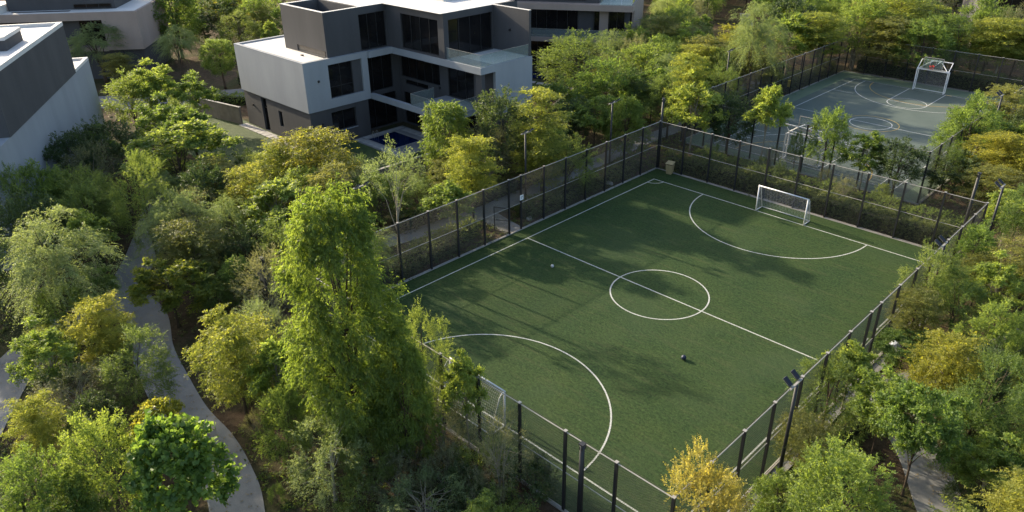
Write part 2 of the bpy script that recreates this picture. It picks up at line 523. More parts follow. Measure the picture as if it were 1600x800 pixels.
path('path', [(-44, -13), (-36, -16), (-29.5, -19.6), (-24.6, -22.6), (-20.1, -23.2), (-16.5, -24.4), (-13.0, -25.1), (-9.8, -25.6), (-7.0, -25.7), (-4.6, -26.1), (-2.3, -26.8), (1.5, -28.8), (6, -33)], 2.15)
path('path', [(-22.2, -23.2), (-23.6, -25.6), (-21.6, -29.0), (-18.4, -31.6), (-12, -35), (-4, -37)], 2.5, z=-0.02)
path('path', [(-20.5, -17), (-18.9, -11), (-17.9, -6.2), (-17.2, -2.2), (-16.9, 1.2), (-17.0, 8), (-17.3, 15), (-17.6, 20), (-17.7, 24), (-17.5, 32), (-18.2, 40), (-22, 52), (-28, 62), (-36, 75), (-44, 88)], 1.75)
path('path', [(-16.9, 1.0), (-14.8, 0.55), (-12.7, 0.25)], 1.6, z=-0.011)
path('path', [(12.5, 0.2), (13.8, -0.3), (15.2, -2.0), (16.9, -4.0), (18.5, -6.5), (20.6, -9.6), (23, -14)], 2.0)
path('path', [(13.8, -0.2), (15.2, 3.5), (16.8, 8), (18.2, 14), (18.6, 22), (17, 32)], 1.6, z=-0.02)
tag(obj('service_strip', MB().box(X2+0.075, X2+0.55, Y1, Y2, GZ-0.05, -0.012), M['concrete']), kind='structure')
path('street', [(-46, 46), (-52, 30), (-56, 16), (-61.5, 4), (-70, -8), (-84, -22)], 5.0, M['asphalt'], -0.022)
path('pavement', [(-51.5, 15), (-56.2, 5.8), (-60.2, 0.4), (-66, -7.8)], 1.2, M['paver'], -0.008)

# lawn and pool terrace of the pale villa
lw = MB()
lw.poly([(-57, -9.5, -0.045), (-27, -7.5, -0.045), (-26.6, 9, -0.045), (-38, 9.5, -0.045), (-38, -0.2, -0.045), (-57, -0.2, -0.045)])
tag(obj('lawn', lw, M['lawn']), kind='structure')
rr = random.Random(5)
slabs = tag(obj('terrace', MB().box(-38.2, -30.9, 3.9, 9.9, GZ-0.05, -0.012), M['concrete']), kind='structure')
sl = MB().box(-0.42, 0.42, -0.45, 0.45, 0, 0.035).mesh('slab')
sl.materials.append(M['paver'])
def slab_row(p, q, n, sx=1.0, sy=1.0, rz=0):
    for i in range(n):
        t = (i+0.5)/n
        o = obj('slab', sl, None, slabs, (p[0]+(q[0]-p[0])*t, p[1]+(q[1]-p[1])*t, -0.014+rr.uniform(0, 0.006)))
        o.scale = (sx, sy, 1)
        o.rotation_euler = (0, 0, rz)
slab_row((-50.6, -1.0), (-40.2, -0.85), 12, 0.93, 1.0)
slab_row((-38.0, 4.4), (-31.2, 4.4), 8, 0.9, 0.75)
slab_row((-37.75, 4.9), (-37.75, 9.6), 5, 0.75, 0.93)
slab_row((-37.2, 9.3), (-31.2, 9.3), 7, 0.9, 0.8)
pool = tag(obj('pool', MB().box(-37.15, -33.2, 4.95, 8.15, -0.3, 0.012), M['water']), 'dark blue garden swimming pool beside the pale grey villa', 'pool')
cp = MB()
cp.box(-37.45, -32.9, 4.72, 4.95, -0.05, 0.03); cp.box(-37.45, -32.9, 8.15, 8.4, -0.05, 0.03)
cp.box(-37.45, -37.15, 4.95, 8.15, -0.05, 0.03); cp.box(-33.2, -32.9, 4.95, 8.15, -0.05, 0.03)
obj('coping', cp, M['kerb'], pool)
for yy in (5.6, 6.05):
    lad = MB()
    lad.tube([(-37.3, yy, 0.0), (-37.3, yy, 0.55), (-37.15, yy, 0.68), (-36.98, yy, 0.55), (-36.98, yy, -0.1)], 0.022, 6)
    obj('ladder_rail', lad, M['rail'], pool)

# ------------------------------------------------------------------ villas
def wall_mb(mb, a, b, z0, z1, thick=0.3, openings=(), ends=''):
    """wall whose outer face runs from a to b (outside on the right of a->b)"""
    a, b = np.array(a, float), np.array(b, float)
    L = np.linalg.norm(b-a)
    d = (b-a)/L
    n = np.array([d[1], -d[0]])
    us = sorted({0.0, L, *[min(max(o[i], 0), L) for o in openings for i in (0, 1)]})
    zs = sorted({z0, z1, *[min(max(o[i], z0), z1) for o in openings for i in (2, 3)]})
    solid = {}
    for i in range(len(us)-1):
        for j in range(len(zs)-1):
            uc, zc = (us[i]+us[i+1])/2, (zs[j]+zs[j+1])/2
            solid[i, j] = not any(o[0] < uc < o[1] and o[2] < zc < o[3] for o in openings)
    def P(u, z, t):
        q = a+d*u-n*t
        return (q[0], q[1], z)
    for (i, j), s in solid.items():
        if not s: continue
        u0, u1, w0, w1 = us[i], us[i+1], zs[j], zs[j+1]
        mb.quad(P(u0, w0, 0), P(u1, w0, 0), P(u1, w1, 0), P(u0, w1, 0))
        mb.quad(P(u1, w0, thick), P(u0, w0, thick), P(u0, w1, thick), P(u1, w1, thick))
        if not solid.get((i-1, j)) and (i > 0 or 'a' in ends): mb.quad(P(u0, w0, thick), P(u0, w0, 0), P(u0, w1, 0), P(u0, w1, thick))
        if not solid.get((i+1, j)) and (i < len(us)-2 or 'b' in ends): mb.quad(P(u1, w0, 0), P(u1, w0, thick), P(u1, w1, thick), P(u1, w1, 0))
        if not solid.get((i, j-1)): mb.quad(P(u0, w0, thick), P(u1, w0, thick), P(u1, w0, 0), P(u0, w0, 0))
        if not solid.get((i, j+1)): mb.quad(P(u0, w1, 0), P(u1, w1, 0), P(u1, w1, thick), P(u0, w1, thick))

def window(parent, a, b, u0, u1, z0, z1, panes=3, inset=0.14, bars=()):
    a, b = np.array(a, float), np.array(b, float)
    d = (b-a)/np.linalg.norm(b-a)
    n = np.array([d[1], -d[0]])
    def P(u, z, t):
        q = a+d*u-n*t
        return (q[0], q[1], z)
    fr = MB()
    w = 0.06
    def bx(ua, ub, za, zb, ta, tb):
        k = len(fr.v)
        fr.v += [P(u, z, t) for z in (za, zb) for t in (ta, tb) for u in (ua, ub)]
        for q in ((0, 2, 3, 1), (4, 5, 7, 6), (0, 1, 5, 4), (2, 6, 7, 3), (0, 4, 6, 2), (1, 3, 7, 5)):
            fr.f.append(tuple(k+i for i in q))
    bx(u0, u1, z0, z0+w, inset, inset+0.08)
    bx(u0, u1, z1-w, z1, inset, inset+0.08)
    us = [u0+(u1-u0)*k/panes for k in range(panes+1)]
    for k, u in enumerate(us):
        c = u+w/2 if k == 0 else (u-w/2 if k == panes else u)
        bx(c-w/2, c+w/2, z0+w, z1-w, inset, inset+0.08)
    for zb in bars:
        bx(u0+w, u1-w, zb-0.025, zb+0.025, inset+0.006, inset+0.07)
    win = obj('window', fr, M['shutter'], parent)
    rnd = random.Random(int(u0*100+z0*7))
    for k in range(panes):
        p = MB()
        j = rnd.uniform(-0.006, 0.006)
        p.quad(P(us[k]+0.02, z0+0.03, inset+0.05), P(us[k+1]-0.02, z0+0.03, inset+0.05+j), P(us[k+1]-0.02, z1-0.03, inset+0.05+j*0.5), P(us[k]+0.02, z1-0.03, inset+0.05))
        p.quad(P(us[k]+0.02, z1-0.03, inset+0.058), P(us[k+1]-0.02, z1-0.03, inset+0.064), P(us[k+1]-0.02, z0+0.03, inset+0.064), P(us[k]+0.02, z0+0.03, inset+0.058))
        obj('pane', p, M['glass'], win)
    return win

def walls(parent, name, mat, segs):
    mb = MB()
    for s in segs: wall_mb(mb, *s)
    return obj(name, mb, mat, parent)

def lampbox(parent, x, y, z):
    obj('wall_lamp', MB().box(x-0.08, x+0.08, y-0.08, y+0.08, z-0.09, z+0.09), M['black_steel'], parent)

def glass_rail(parent, pts, z0, z1, step=1.5):
    """frameless glass panels between the points, each its own piece"""
    for a, b in zip(pts, pts[1:]):
        a, b = np.array(a, float), np.array(b, float)
        L = np.linalg.norm(b-a)
        n = max(1, round(L/step))
        for k in range(n):
            p, q = a+(b-a)*((k+0.008)/n), a+(b-a)*((k+0.992)/n)
            obj('glass_panel', MB().bar((*p, (z0+z1)/2), (*q, (z0+z1)/2), 0.016, z1-z0), M['clear'], parent)
        obj('glass_rail_cap', MB().bar((*a, z1+0.012), (*b, z1+0.012), 0.03, 0.022), M['rail'], parent)

# the pale grey villa, axis parallel to the pitch
V = empty('villa', (0, 0, 0), 0, 'pale grey and charcoal flat-roofed villa with roof terrace and garden pool', 'villa')
Z0, ZA, ZB, ZC = GZ, 3.5, 8.0, 11.95
YB = 19.5
# ground floor, charcoal
a, b = (-50.6, -0.25), (-38.32, -0.25)
walls(V, 'ground_wall', M['render_dark'], [(a, b, Z0, ZA, 0.3, [(3.35, 4.35, 0.02, 3.3), (6.5, 7.15, 1.05, 2.6)])])
window(V, a, b, 3.35, 4.35, 0.02, 3.3, 1, 0.2, (2.3,))
window(V, a, b, 6.5, 7.15, 1.05, 2.6, 1, 0.16)
a, b = (-38.32, -0.25), (-38.32, 6.2)
walls(V, 'ground_wall', M['render_dark'], [(a, b, Z0, ZA, 0.3, [(2.25, 4.95, 1.2, 3.05)])])
window(V, a, b, 2.25, 4.95, 1.2, 3.05, 2, 0.2)
obj('window_sill', MB().box(-38.34, -38.24, 1.95, 4.75, 1.13, 1.2), M['render_white'], V)
a, b = (-39.3, 6.2), (-39.3, 10.9)
walls(V, 'ground_wall', M['render_dark'], [(a, b, Z0, ZA, 0.3, [(0.15, 4.1, 0.05, 3.3)]), ((-38.32, 6.2), (-39.3, 6.2), Z0, ZA, 0.3)])
window(V, a, b, 0.15, 4.1, 0.05, 3.3, 3, 0.1)
a, b = (-39.3, 10.9), (-25.6, 10.9)
walls(V, 'ground_wall', M['render_dark'], [(a, b, Z0, ZA, 0.3, [(0.5, 6.2, 0.05, 3.2), (7.2, 12.6, 0.05, 3.2)])])
window(V, a, b, 0.5, 6.2, 0.05, 3.2, 4, 0.1)
window(V, a, b, 7.2, 12.6, 0.05, 3.2, 4, 0.1)
walls(V, 'ground_wall', M['render_dark'], [((-25.6, 10.9), (-25.6, 15.4), Z0, ZA, 0.3), ((-25.6, 15.4), (-30.35, 15.4), Z0, ZA, 0.3), ((-30.35, 15.4), (-30.35, YB), Z0, ZA, 0.3), ((-30.35, YB), (-50.6, YB), Z0, ZA, 0.3), ((-50.6, YB), (-50.6, -0.25), Z0, ZA, 0.3)])
# first floor, pale render
a, b = (-50.7, -0.4), (-38.2, -0.4)
walls(V, 'upper_wall', M['render_white'], [(a, b, ZA, ZB, 0.35)])
a, b = (-38.2, -0.4), (-38.2, 6.5)
walls(V, 'upper_wall', M['render_white'], [(a, b, ZA, ZB, 0.35, [(2.55, 6.22, 4.35, 7.45)], 'b')])
window(V, a, b, 2.55, 5.2, 4.36, 7.44, 2, 0.22, (5.35,))
obj('window_infill', MB().box(-38.5, -38.4, 4.82, 5.8, 4.37, 7.43), M['render_dark'], V)
walls(V, 'upper_wall', M['render_white'], [((-25.45, 10.9), (-25.45, 15.55), ZA, ZB, 0.3, (), 'a'), ((-25.45, 15.55), (-30.2, 15.55), ZA, ZB, 0.3), ((-30.2, 15.55), (-30.2, YB), ZA, ZB, 0.3), ((-30.2, YB), (-50.7, YB), ZA, ZB, 0.35), ((-50.7, YB), (-50.7, -0.4), ZA, ZB, 0.35)])
# recessed first floor glazing behind the balcony
a, b = (-39.3, 6.5), (-39.3, 10.9)
walls(V, 'recess_wall', M['render_dark'], [(a, b, ZA, ZB-0.6, 0.25, [(0.1, 3.55, 3.75, 7.3)]), ((-38.55, 6.5), (-39.3, 6.5), ZA, ZB-0.6, 0.25)])
window(V, a, b, 0.1, 3.55, 3.75, 7.3, 3, 0.06)
a, b = (-39.3, 10.9), (-25.75, 10.9)
walls(V, 'recess_wall', M['render_dark'], [(a, b, ZA, ZB-0.6, 0.25, [(0.35, 6.25, 4.75, 7.25), (7.45, 11.0, 4.05, 7.25), (0.9, 4.4, 4.05, 4.5)])])
window(V, a, b, 0.35, 6.25, 4.75, 7.25, 5, 0.08)
window(V, a, b, 7.45, 11.0, 4.05, 7.25, 3, 0.08)
window(V, a, b, 0.9, 4.4, 4.05, 4.5, 2, 0.08)
obj('pier', MB().box(-26.35, -25.6, 9.35, 9.75, ZA+0.5, ZB-0.6), M['render_dark'], V)
# bands: roof-edge beam and balcony slab
obj('upper_band', MB().box(-38.2, -25.45, 9.15, 10.9, ZB-0.6, ZB), M['render_white'], V)
obj('upper_band', MB().box(-39.3, -38.2, 6.5, 10.9, ZB-0.6, ZB-0.03), M['render_white'], V)
obj('upper_band', MB().box(-38.2, -37.9, 6.5, 9.15, ZB-0.6, ZB), M['render_white'], V)
obj('lower_band', MB().box(-38.2, -32.3, 6.5, 6.85, ZA-0.02, ZA+0.5), M['render_white'], V)
bal = obj('balcony', MB().box(-32.3, -27.0, 6.5, 10.9, ZA-0.02, ZA+0.5), M['render_white'], V)
glass_rail(bal, [(-32.2, 9.4), (-32.2, 6.62), (-27.12, 6.62), (-27.12, 10.8)], ZA+0.5, ZA+1.55)
# flat roof of the first floor
obj('roof_deck', MB().box(-50.35, -38.55, -0.05, YB-0.35, ZB-0.35, ZB-0.1), M['roof_white'], V)
obj('roof_drain', MB().box(-41.6, -41.35, 1.5, 1.7, ZB-0.1, ZB+0.02), M['stone_wall'], V)
obj('terrace_floor', MB().box(-30.5, -25.75, 9.4, 15.3, ZB-0.3, ZB-0.06), M['roof_white'], V)
glass_rail(V, [(-30.0, 9.3), (-25.6, 9.3), (-25.6, 15.2)], ZB, ZB+1.05)
# second floor, charcoal
SX0, SX1, SX2 = -45.7, -38.5, -30.2
a, b = (SX0, 2.4), (SX1, 2.4)
walls(V, 'second_wall', M['render_dark'], [(a, b, ZB-0.1, ZC, 0.3, [(2.2, 7.0, ZB+0.02, ZB+0.55)])])
obj('louvre', MB().box(SX0+2.2, SX0+7.0, 2.52, 2.6, ZB+0.02, ZB+0.55), M['stone_wall'], V)
a, b = (SX1, 2.4), (SX1, 9.25)
walls(V, 'second_wall', M['render_dark'], [(a, b, ZB-0.05, ZC, 0.3, [(3.75, 6.75, ZB+0.05, 11.3)])])
window(V, a, b, 3.75, 6.75, ZB+0.05, 11.3, 3, 0.12)
a, b = (SX1, 9.25), (SX2, 9.25)
walls(V, 'second_wall', M['render_dark'], [(a, b, ZB-0.05, ZC, 0.3, [(2.2, 7.5, ZB+0.15, 11.3)])])
window(V, a, b, 2.2, 7.5, ZB+0.15, 11.3, 4, 0.12)
a, b = (SX2, 9.25), (SX2, 15.3)
walls(V, 'second_wall', M['render_dark'], [(a, b, ZB-0.05, ZC, 0.3, [(0.55, 5.95, ZB+0.02, 11.35)])])
window(V, a, b, 0.55, 5.95, ZB+0.02, 11.35, 4, 0.16)
obj('fin_wall', MB().box(SX2-0.3, -25.6, 15.3, 15.55, ZB-0.04, ZC), M['render_dark'], V)
walls(V, 'second_wall', M['render_dark'], [((SX2, 15.55), (SX2, YB-1), ZB-0.1, ZC, 0.3), ((SX2, YB-1), (SX0, YB-1), ZB-0.1, ZC, 0.3), ((SX0, YB-1), (SX0, 2.4), ZB-0.1, ZC, 0.3)])
obj('roof_deck', MB().box(SX0+0.3, SX1-0.3, 6.6, 9.55, ZC-0.3, ZC-0.05), M['roof_white'], V)
obj('roof_deck', MB().box(SX0+0.3, SX2-0.3, 9.55, YB-1.3, ZC-0.3, ZC-0.05), M['roof_white'], V)
obj('roof_well_floor', MB().box(SX0+0.3, SX1-0.3, 2.7, 6.3, ZC-1.5, ZC-1.3), M['render_dark'], V)
obj('roof_well_wall', MB().box(SX0+0.3, SX1-0.3, 6.3, 6.6, ZC-1.5, ZC-0.01), M['render_dark'], V)
cap = MB()
cap.box(SX0-0.01, SX1+0.01, 2.39, 2.71, ZC, ZC+0.03); cap.box(SX1-0.31, SX1+0.01, 2.71, 8.94, ZC, ZC+0.03)
cap.box(SX0-0.01, SX0+0.31, 2.71, 8.94, ZC, ZC+0.03); cap.box(SX1-0.31, SX2+0.01, 8.94, 9.56, ZC, ZC+0.03)
cap.box(SX2-0.31, SX2+0.01, 9.56, 15.55, ZC, ZC+0.03); cap.box(SX2+0.01, -25.59, 15.29, 15.56, ZC, ZC+0.03)
obj('parapet_cap', cap, M['roof_white'], V)
cap = MB()
cap.box(-50.71, -38.19, -0.41, -0.05, ZB, ZB+0.03); cap.box(-50.71, -50.35, -0.05, YB, ZB, ZB+0.03); cap.box(-38.56, -38.19, -0.05, 2.39, ZB, ZB+0.03)
obj('parapet_cap', cap, M['render_white'], V)
obj('roof_box', MB().box(-40.5, -35.2, 13.6, 17.4, ZC-0.05, ZC+0.55), M['roof_white'], V)
for q in ((-38.15, 1.0, 6.2), (-38.27, 0.9, 2.2), (-49.0, -0.3, 2.2), (-40.2, -0.3, 1.6), (-28.0, 15.25, 10.0), (-33.1, 10.85, 4.6), (-26.0, 9.3, 5.4)):
    lampbox(V, *q)

def simple_villa(loc, rz, label, main, sizes, wins, roofbox=None, band=None):
    """sizes: list of (name, x0,x1,y0,y1,z0,z1,mat); wins: (ax,ay,bx,by,u0,u1,z0,z1,panes)"""
    v = empty('villa', loc, rz, label, 'villa')
    for nm, x0, x1, y0, y1, z0, z1, mt in sizes:
        obj(nm, MB().box(x0, x1, y0, y1, z0, z1), M[mt], v)
    for ax, ay, bx, by, u0, u1, z0, z1, pn in wins:
        window(v, (ax, ay), (bx, by), u0, u1, z0, z1, pn, -0.1)
    return v

# taupe villa behind the pale one; local x runs along its front, y towards its back
v2a, v2b = at(830, 5, 8.0), at(990, 10, 8.0)
ang2 = math.atan2(v2b[1]-v2a[1], v2b[0]-v2a[0])
L2 = float(np.hypot(v2b[0]-v2a[0], v2b[1]-v2a[1]))
V2 = simple_villa((v2a[0], v2a[1], 0), ang2, 'taupe and charcoal villa partly hidden behind the pale grey villa', None, [
    ('ground_wall', -14, L2-0.2, 1.6, 14, GZ, 3.45, 'render_dark'),
    ('balcony', -3.0, L2-0.4, 0.0, 1.6, 3.45, 4.0, 'render_taupe'),
    ('upper_wall', -14, L2-0.5, 1.6, 14, 3.45, 7.3, 'render_dark'),
    ('upper_band', -3.0, L2, 0.0, 14, 7.3, 8.0, 'render_taupe'),
    ('side_wall', L2-0.3, L2, 1.8, 14, 3.45, 7.3, 'render_taupe'),
    ('wing_wall', -14, -3.0, -6.0, 14, 3.45, 8.0, 'render_taupe'),
    ('wing_ground_wall', -13.9, -3.1, -5.9, 1.6, GZ, 3.45, 'render_dark'),
    ('second_wall', -13, 8.2, 1.4, 12, 8.0, 12.0, 'render_dark'),
    ('roof_deck', -12.8, 8.0, 1.6, 11.8, 12.0, 12.06, 'roof_white'),
    ('terrace_floor', 8.4, L2-0.3, 0.4, 11, 8.0, 8.04, 'roof_white'),
    ('roof_deck', -13.8, -3.2, -5.8, 1.2, 8.0, 8.05, 'roof_white'),
    ('pier', 8.3, 9.4, 1.35, 1.6, 4.0, 7.3, 'render_taupe')],
    [(-3, 1.6, L2, 1.6, 0.7, 8.6, 4.6, 7.2, 6), (-3, 1.6, L2, 1.6, 9.4+0.6+0.6, 14.4, 4.05, 7.2, 4), (-3, 1.6, L2, 1.6, 0.6, 7.8, 0.05, 3.3, 5),
     (-3, 1.6, L2, 1.6, 8.6, 14.2, 0.05, 3.3, 4), (-13, 1.4, 8.2, 1.4, 11.0, 19.5, 8.3, 11.3, 6)])
for a, b in (((8.5, 0.15), (L2-0.15, 0.15)), ((L2-0.15, 0.15), (L2-0.15, 8.0))):
    glass_rail(V2, [a, b], 8.0, 9.05)
glass_rail(V2, [(-2.8, 0.1), (L2-0.6, 0.1)], 4.0, 5.0)
pa, pb, pc, pd = at(828, 111), at(872, 116), at(862, 124), at(826, 121.5)
pl = MB()
pl.poly([(*q[:2], 0.012) for q in (pd, pc, pb, pa)])
pl.poly([(*q[:2], -0.2) for q in (pa, pb, pc, pd)])
tag(obj('pool', pl, M['water']), 'narrow dark blue pool at the foot of the taupe villa behind', 'pool')
psl = tag(obj('terrace', MB().box(-46, -33, 28.5, 31.8, GZ-0.05, -0.02), M['lawn']), kind='structure')
for k in range(7):
    q = at(831+k*13, 128.5+k*2.0)
    o = obj('slab', sl, None, psl, (q[0], q[1], -0.015))
    o.rotation_euler = (0, 0, ang2)

# taupe villa at the back behind the willow-like tree
v3b = at(212, 17.5, 8.0)
v3a = at(0, 24, 8.0)
ang3 = math.atan2(v3b[1]-v3a[1], v3b[0]-v3a[0])
L3 = float(np.hypot(v3b[0]-v3a[0], v3b[1]-v3a[1]))
V3 = simple_villa((v3b[0], v3b[1], 0), ang3, 'taupe rendered villa with white roof behind the drooping grey-green tree', None, [
    ('upper_wall', -4.2, 0, 0, 11, 3.5, 8.0, 'render_taupe'),
    ('upper_band', -22, -4.2, 0, 11, 7.1, 8.0, 'render_taupe'),
    ('recess_wall', -22, -4.2, 1.4, 11, 3.5, 7.1, 'render_dark'),
    ('balcony', -22, -4.2, 0, 1.4, 3.4, 3.9, 'render_taupe'),
    ('ground_wall', -22, -0.4, 0.6, 10.8, GZ, 3.5, 'render_dark'),
    ('roof_deck', -21.8, -0.3, 0.3, 10.8, 8.0, 8.05, 'roof_white'),
    ('second_wall', -15.4, -3.0, 2.2, 10, 8.05, 12.0, 'render_dark'),
    ('roof_deck', -15.2, -3.2, 2.4, 9.8, 12.0, 12.06, 'roof_white'),
    ('parapet_wall', -15.9, -15.6, 0.3, 10, 8.05, 8.9, 'roof_white')],
    [(-22, 1.4, -4.2, 1.4, 3.0, 12.5, 4.2, 6.9, 8), (-22, 1.4, -4.2, 1.4, 14.6, 17.6, 4.0, 7.0, 2), (-22, 0.6, -0.4, 0.6, 4.0, 12, 0.1, 3.2, 4), (-22, 0.6, -0.4, 0.6, 18.5, 19.3, 0.1, 3.0, 1),
     (-15.4, 2.2, -3.0, 2.2, 7.6, 12.0, 8.15, 8.7, 3)])
obj('roof_slot', MB().box(-14.6, -8.0, 0.9, 1.5, 8.05, 8.09), M['render_dark'], V3)

# villa whose blank grey side wall faces the trees
v4a, v4b = at(137, 89, 8.0), at(0, 222, 8.0)
ang4 = math.atan2(v4b[1]-v4a[1], v4b[0]-v4a[0])
V4 = simple_villa((v4a[0], v4a[1], 0), ang4+math.pi, 'villa with tall blank charcoal side wall over pale blue-grey base', None, [
    ('side_wall', -27, 0, 0, 7.5, GZ, 7.75, 'render_white'),
    ('roof_deck', -4.9, -0.3, 0.3, 7.2, 7.75, 7.8, 'roof_white'),
    ('upper_wall', -23, -5.0, -0.06, 7, 7.75, 11.75, 'render_dark'),
    ('roof_deck', -22.7, -5.3, 0.25, 6.7, 11.75, 11.8, 'roof_white')], [])
pw = MB()
pw.box(-23, -4.99, -0.07, 0.25, 11.75, 12.05); pw.box(-5.3, -4.99, 0.25, 7.01, 11.75, 12.05); pw.box(-23, -5.3, 6.7, 7.01, 11.75, 12.05); pw.box(-23.01, -22.7, 0.25, 6.7, 11.75, 12.05)
obj('parapet', pw, M['roof_white'], V4)
pw = MB()
pw.box(-5.0, 0.01, -0.01, 0.3, 7.75, 8.0); pw.box(-0.3, 0.01, 0.3, 7.51, 7.75, 8.0)
obj('parapet', pw, M['roof_white'], V4)
V4.rotation_euler = (0, 0, ang4+math.pi)
def v4_local(p):
    c, s = math.cos(-(ang4+math.pi)), math.sin(-(ang4+math.pi))
    dx, dy = p[0]-v4a[0], p[1]-v4a[1]
    return c*dx-s*dy, s*dx+c*dy
bx0 = v4_local(at(30, 42, 12.8))
obj('roof_box', MB().box(bx0[0]-3.9, bx0[0], bx0[1], bx0[1]+2.6, 11.8, 12.55), M['render_dark'], V4)
obj('roof_box_lid', MB().box(bx0[0]-3.95, bx0[0]+0.05, bx0[1]-0.05, bx0[1]+2.65, 12.55, 12.8), M['roof_white'], V4)

# garden walls
def gwall(p, q, h, th, mat, label, panels=0):
    p, q = Vector((*p, 0)), Vector((*q, 0))
    w = empty('garden_wall', (p.x, p.y, GZ), math.atan2(q.y-p.y, q.x-p.x), label, 'wall')
    L = (q-p).length
    n = max(1, panels)
    for k in range(n):
        obj('wall_panel', MB().box(L*k/n+0.012, L*(k+1)/n-0.012, -th/2, th/2, 0, h), mat, w)
    obj('wall_cap', MB().box(-0.03, L+0.03, -th/2-0.03, th/2+0.03, h, h+0.06), M['kerb'], w)
gwall((-57.0, -2.2), (-50.75, -0.95), 1.75, 0.2, M['stone_wall'], 'beige panelled garden wall joining the corner of the pale villa', 4)
gwall((-26.2, -8.0), (-26.0, 9.0), 1.75, 0.2, M['stone_wall'], 'low garden wall with pale cap between villa lawn and trees', 7)
gwall((-26.0, 17.0), (-30.5, 27.5), 1.75, 0.2, M['stone_wall'], 'low garden wall with pale cap in front of the taupe villa', 5)
# dark building glimpsed at the far corner
fb = at(1592, 6, 6.0)
V5 = simple_villa((fb[0], fb[1], 0), ang2, 'dark building glimpsed through trees beyond the hard court', None, [
    ('wall', -4, 16, 0, 10, GZ, 7.5, 'render_dark'), ('wall_pier', -4.6, -4.0, -0.3, 0.3, GZ, 6.0, 'render_taupe'), ('roof_deck', -4, 16, 0, 10, 7.5, 7.7, 'roof_white')], [(-4, 0, 16, 0, 1.5, 8, 3.8, 6.8, 4)])

# ------------------------------------------------------------------ chain link fences
FH = 4.2
def link_mesh(w, h, sp=0.085, r=0.004):
    """diamond chain link of thin wires in the local xz plane"""
    mb = MB()
    for sgn in (1, -1):
        c = -h if sgn > 0 else 0.0
        end = w if sgn > 0 else w+h
        k = math.floor(c/sp)*sp
        while k < end:
            # line x = k + sgn*z
            z0, z1 = 0.0, h
            if sgn > 0:
                z0, z1 = max(z0, -k), min(z1, w-k)
            else:
                z0, z1 = max(z0, k-w), min(z1, k)
            if z1-z0 > 0.03:
                a, b = (k+sgn*z0, sgn*r, z0), (k+sgn*z1, sgn*r, z1)
                mb.tube([a, b], r, 3, cap=False)
            k += sp
    return mb.mesh('chain_link')
LINKS = {}
def fence(p, q, stops, label, gates=(), h=FH, group=None, off=0.075):
    """fence from p to q, posts at the distances in stops; a bay listed in gates has no lower mesh"""
    p, q = Vector((*p, 0)), Vector((*q, 0))
    f = empty('chain_link_fence', (p.x, p.y, 0), math.atan2(q.y-p.y, q.x-p.x), label, 'fence', group)
    post = MB().box(-0.055, 0.055, -0.055, 0.055, 0.05, h+0.0)
    pm = post.mesh('post'); pm.materials.append(M['black_steel'])
    capm = MB().box(-0.07, 0.07, -0.072, 0.072, h+0.002, h+0.03).mesh('bracket'); capm.materials.append(M['rail'])
    for s in stops:
        obj('post', pm, None, f, (s, 0, 0))
        obj('rail_bracket', capm, None, f, (s, 0, 0))
    for k, (a, b) in enumerate(zip(stops, stops[1:])):
        w = round(b-a, 3)
        obj('top_rail', MB().tube([(a+0.066, 0, h-0.04), (b-0.066, 0, h-0.04)], 0.024, 6), M['rail'], f)
        obj('middle_rail', MB().tube([(a+0.066, 0, 2.1), (b-0.066, 0, 2.1)], 0.02, 6), M['rail'], f)
        if k in gates:
            if ('g', w) not in LINKS:
                LINKS['g', w] = link_mesh(w, h-2.1); LINKS['g', w].materials.append(M['wire'])
            obj('chain_link_panel', LINKS['g', w], None, f, (a, off, 2.1))
        else:
            if w not in LINKS:
                LINKS[w] = link_mesh(w, h-0.08); LINKS[w].materials.append(M['wire'])
            obj('chain_link_panel', LINKS[w], None, f, (a, off, 0.08))
            obj('bottom_rail', MB().tube([(a+0.066, 0, 0.1), (b-0.066, 0, 0.1)], 0.018, 5), M['rail'], f)
    return f
LY = Y2-Y1
st = [round((LY-1.2)/14, 3)*k for k in range(8)]
st = st+[st[-1]+1.2+round((LY-1.2)/14, 3)*k for k in range(8)]
sx = [round((X2-X1)/10, 3)*k for k in range(11)]
fl = fence((X1, Y1), (X1, Y2), st, 'tall chain link fence along the pitch side nearest the villas', (7,))
fr_ = fence((X2, Y2), (X2, Y1), [round(LY-s, 3) for s in reversed(st)], 'tall chain link fence along the pitch side below the sunlit shrubs', (7,), off=-0.075)
ff = fence((X1, Y2), (X2, Y2), sx[1:-1], 'tall chain link fence behind the far goal of the turf pitch')
fn = fence((X1, Y1), (X2, Y1), sx[1:-1], 'tall chain link fence behind the near goal of the turf pitch')
for f in (ff, fn):      # end bays run to the corner posts of the side fences
    for a, b in ((0.0, sx[1]), (sx[9], sx[10])):
        w = round(b-a, 3)
        obj('top_rail', MB().tube([(a+0.066, 0, FH-0.04), (b-0.066, 0, FH-0.04)], 0.024, 6), M['rail'], f)
        obj('middle_rail', MB().tube([(a+0.066, 0, 2.1), (b-0.066, 0, 2.1)], 0.02, 6), M['rail'], f)
        LINKS.setdefault(w, None)
        if LINKS[w] is None:
            LINKS[w] = link_mesh(w, FH-0.08); LINKS[w].materials.append(M['wire'])
        obj('chain_link_panel', LINKS[w], None, f, (a, 0.075, 0.08))
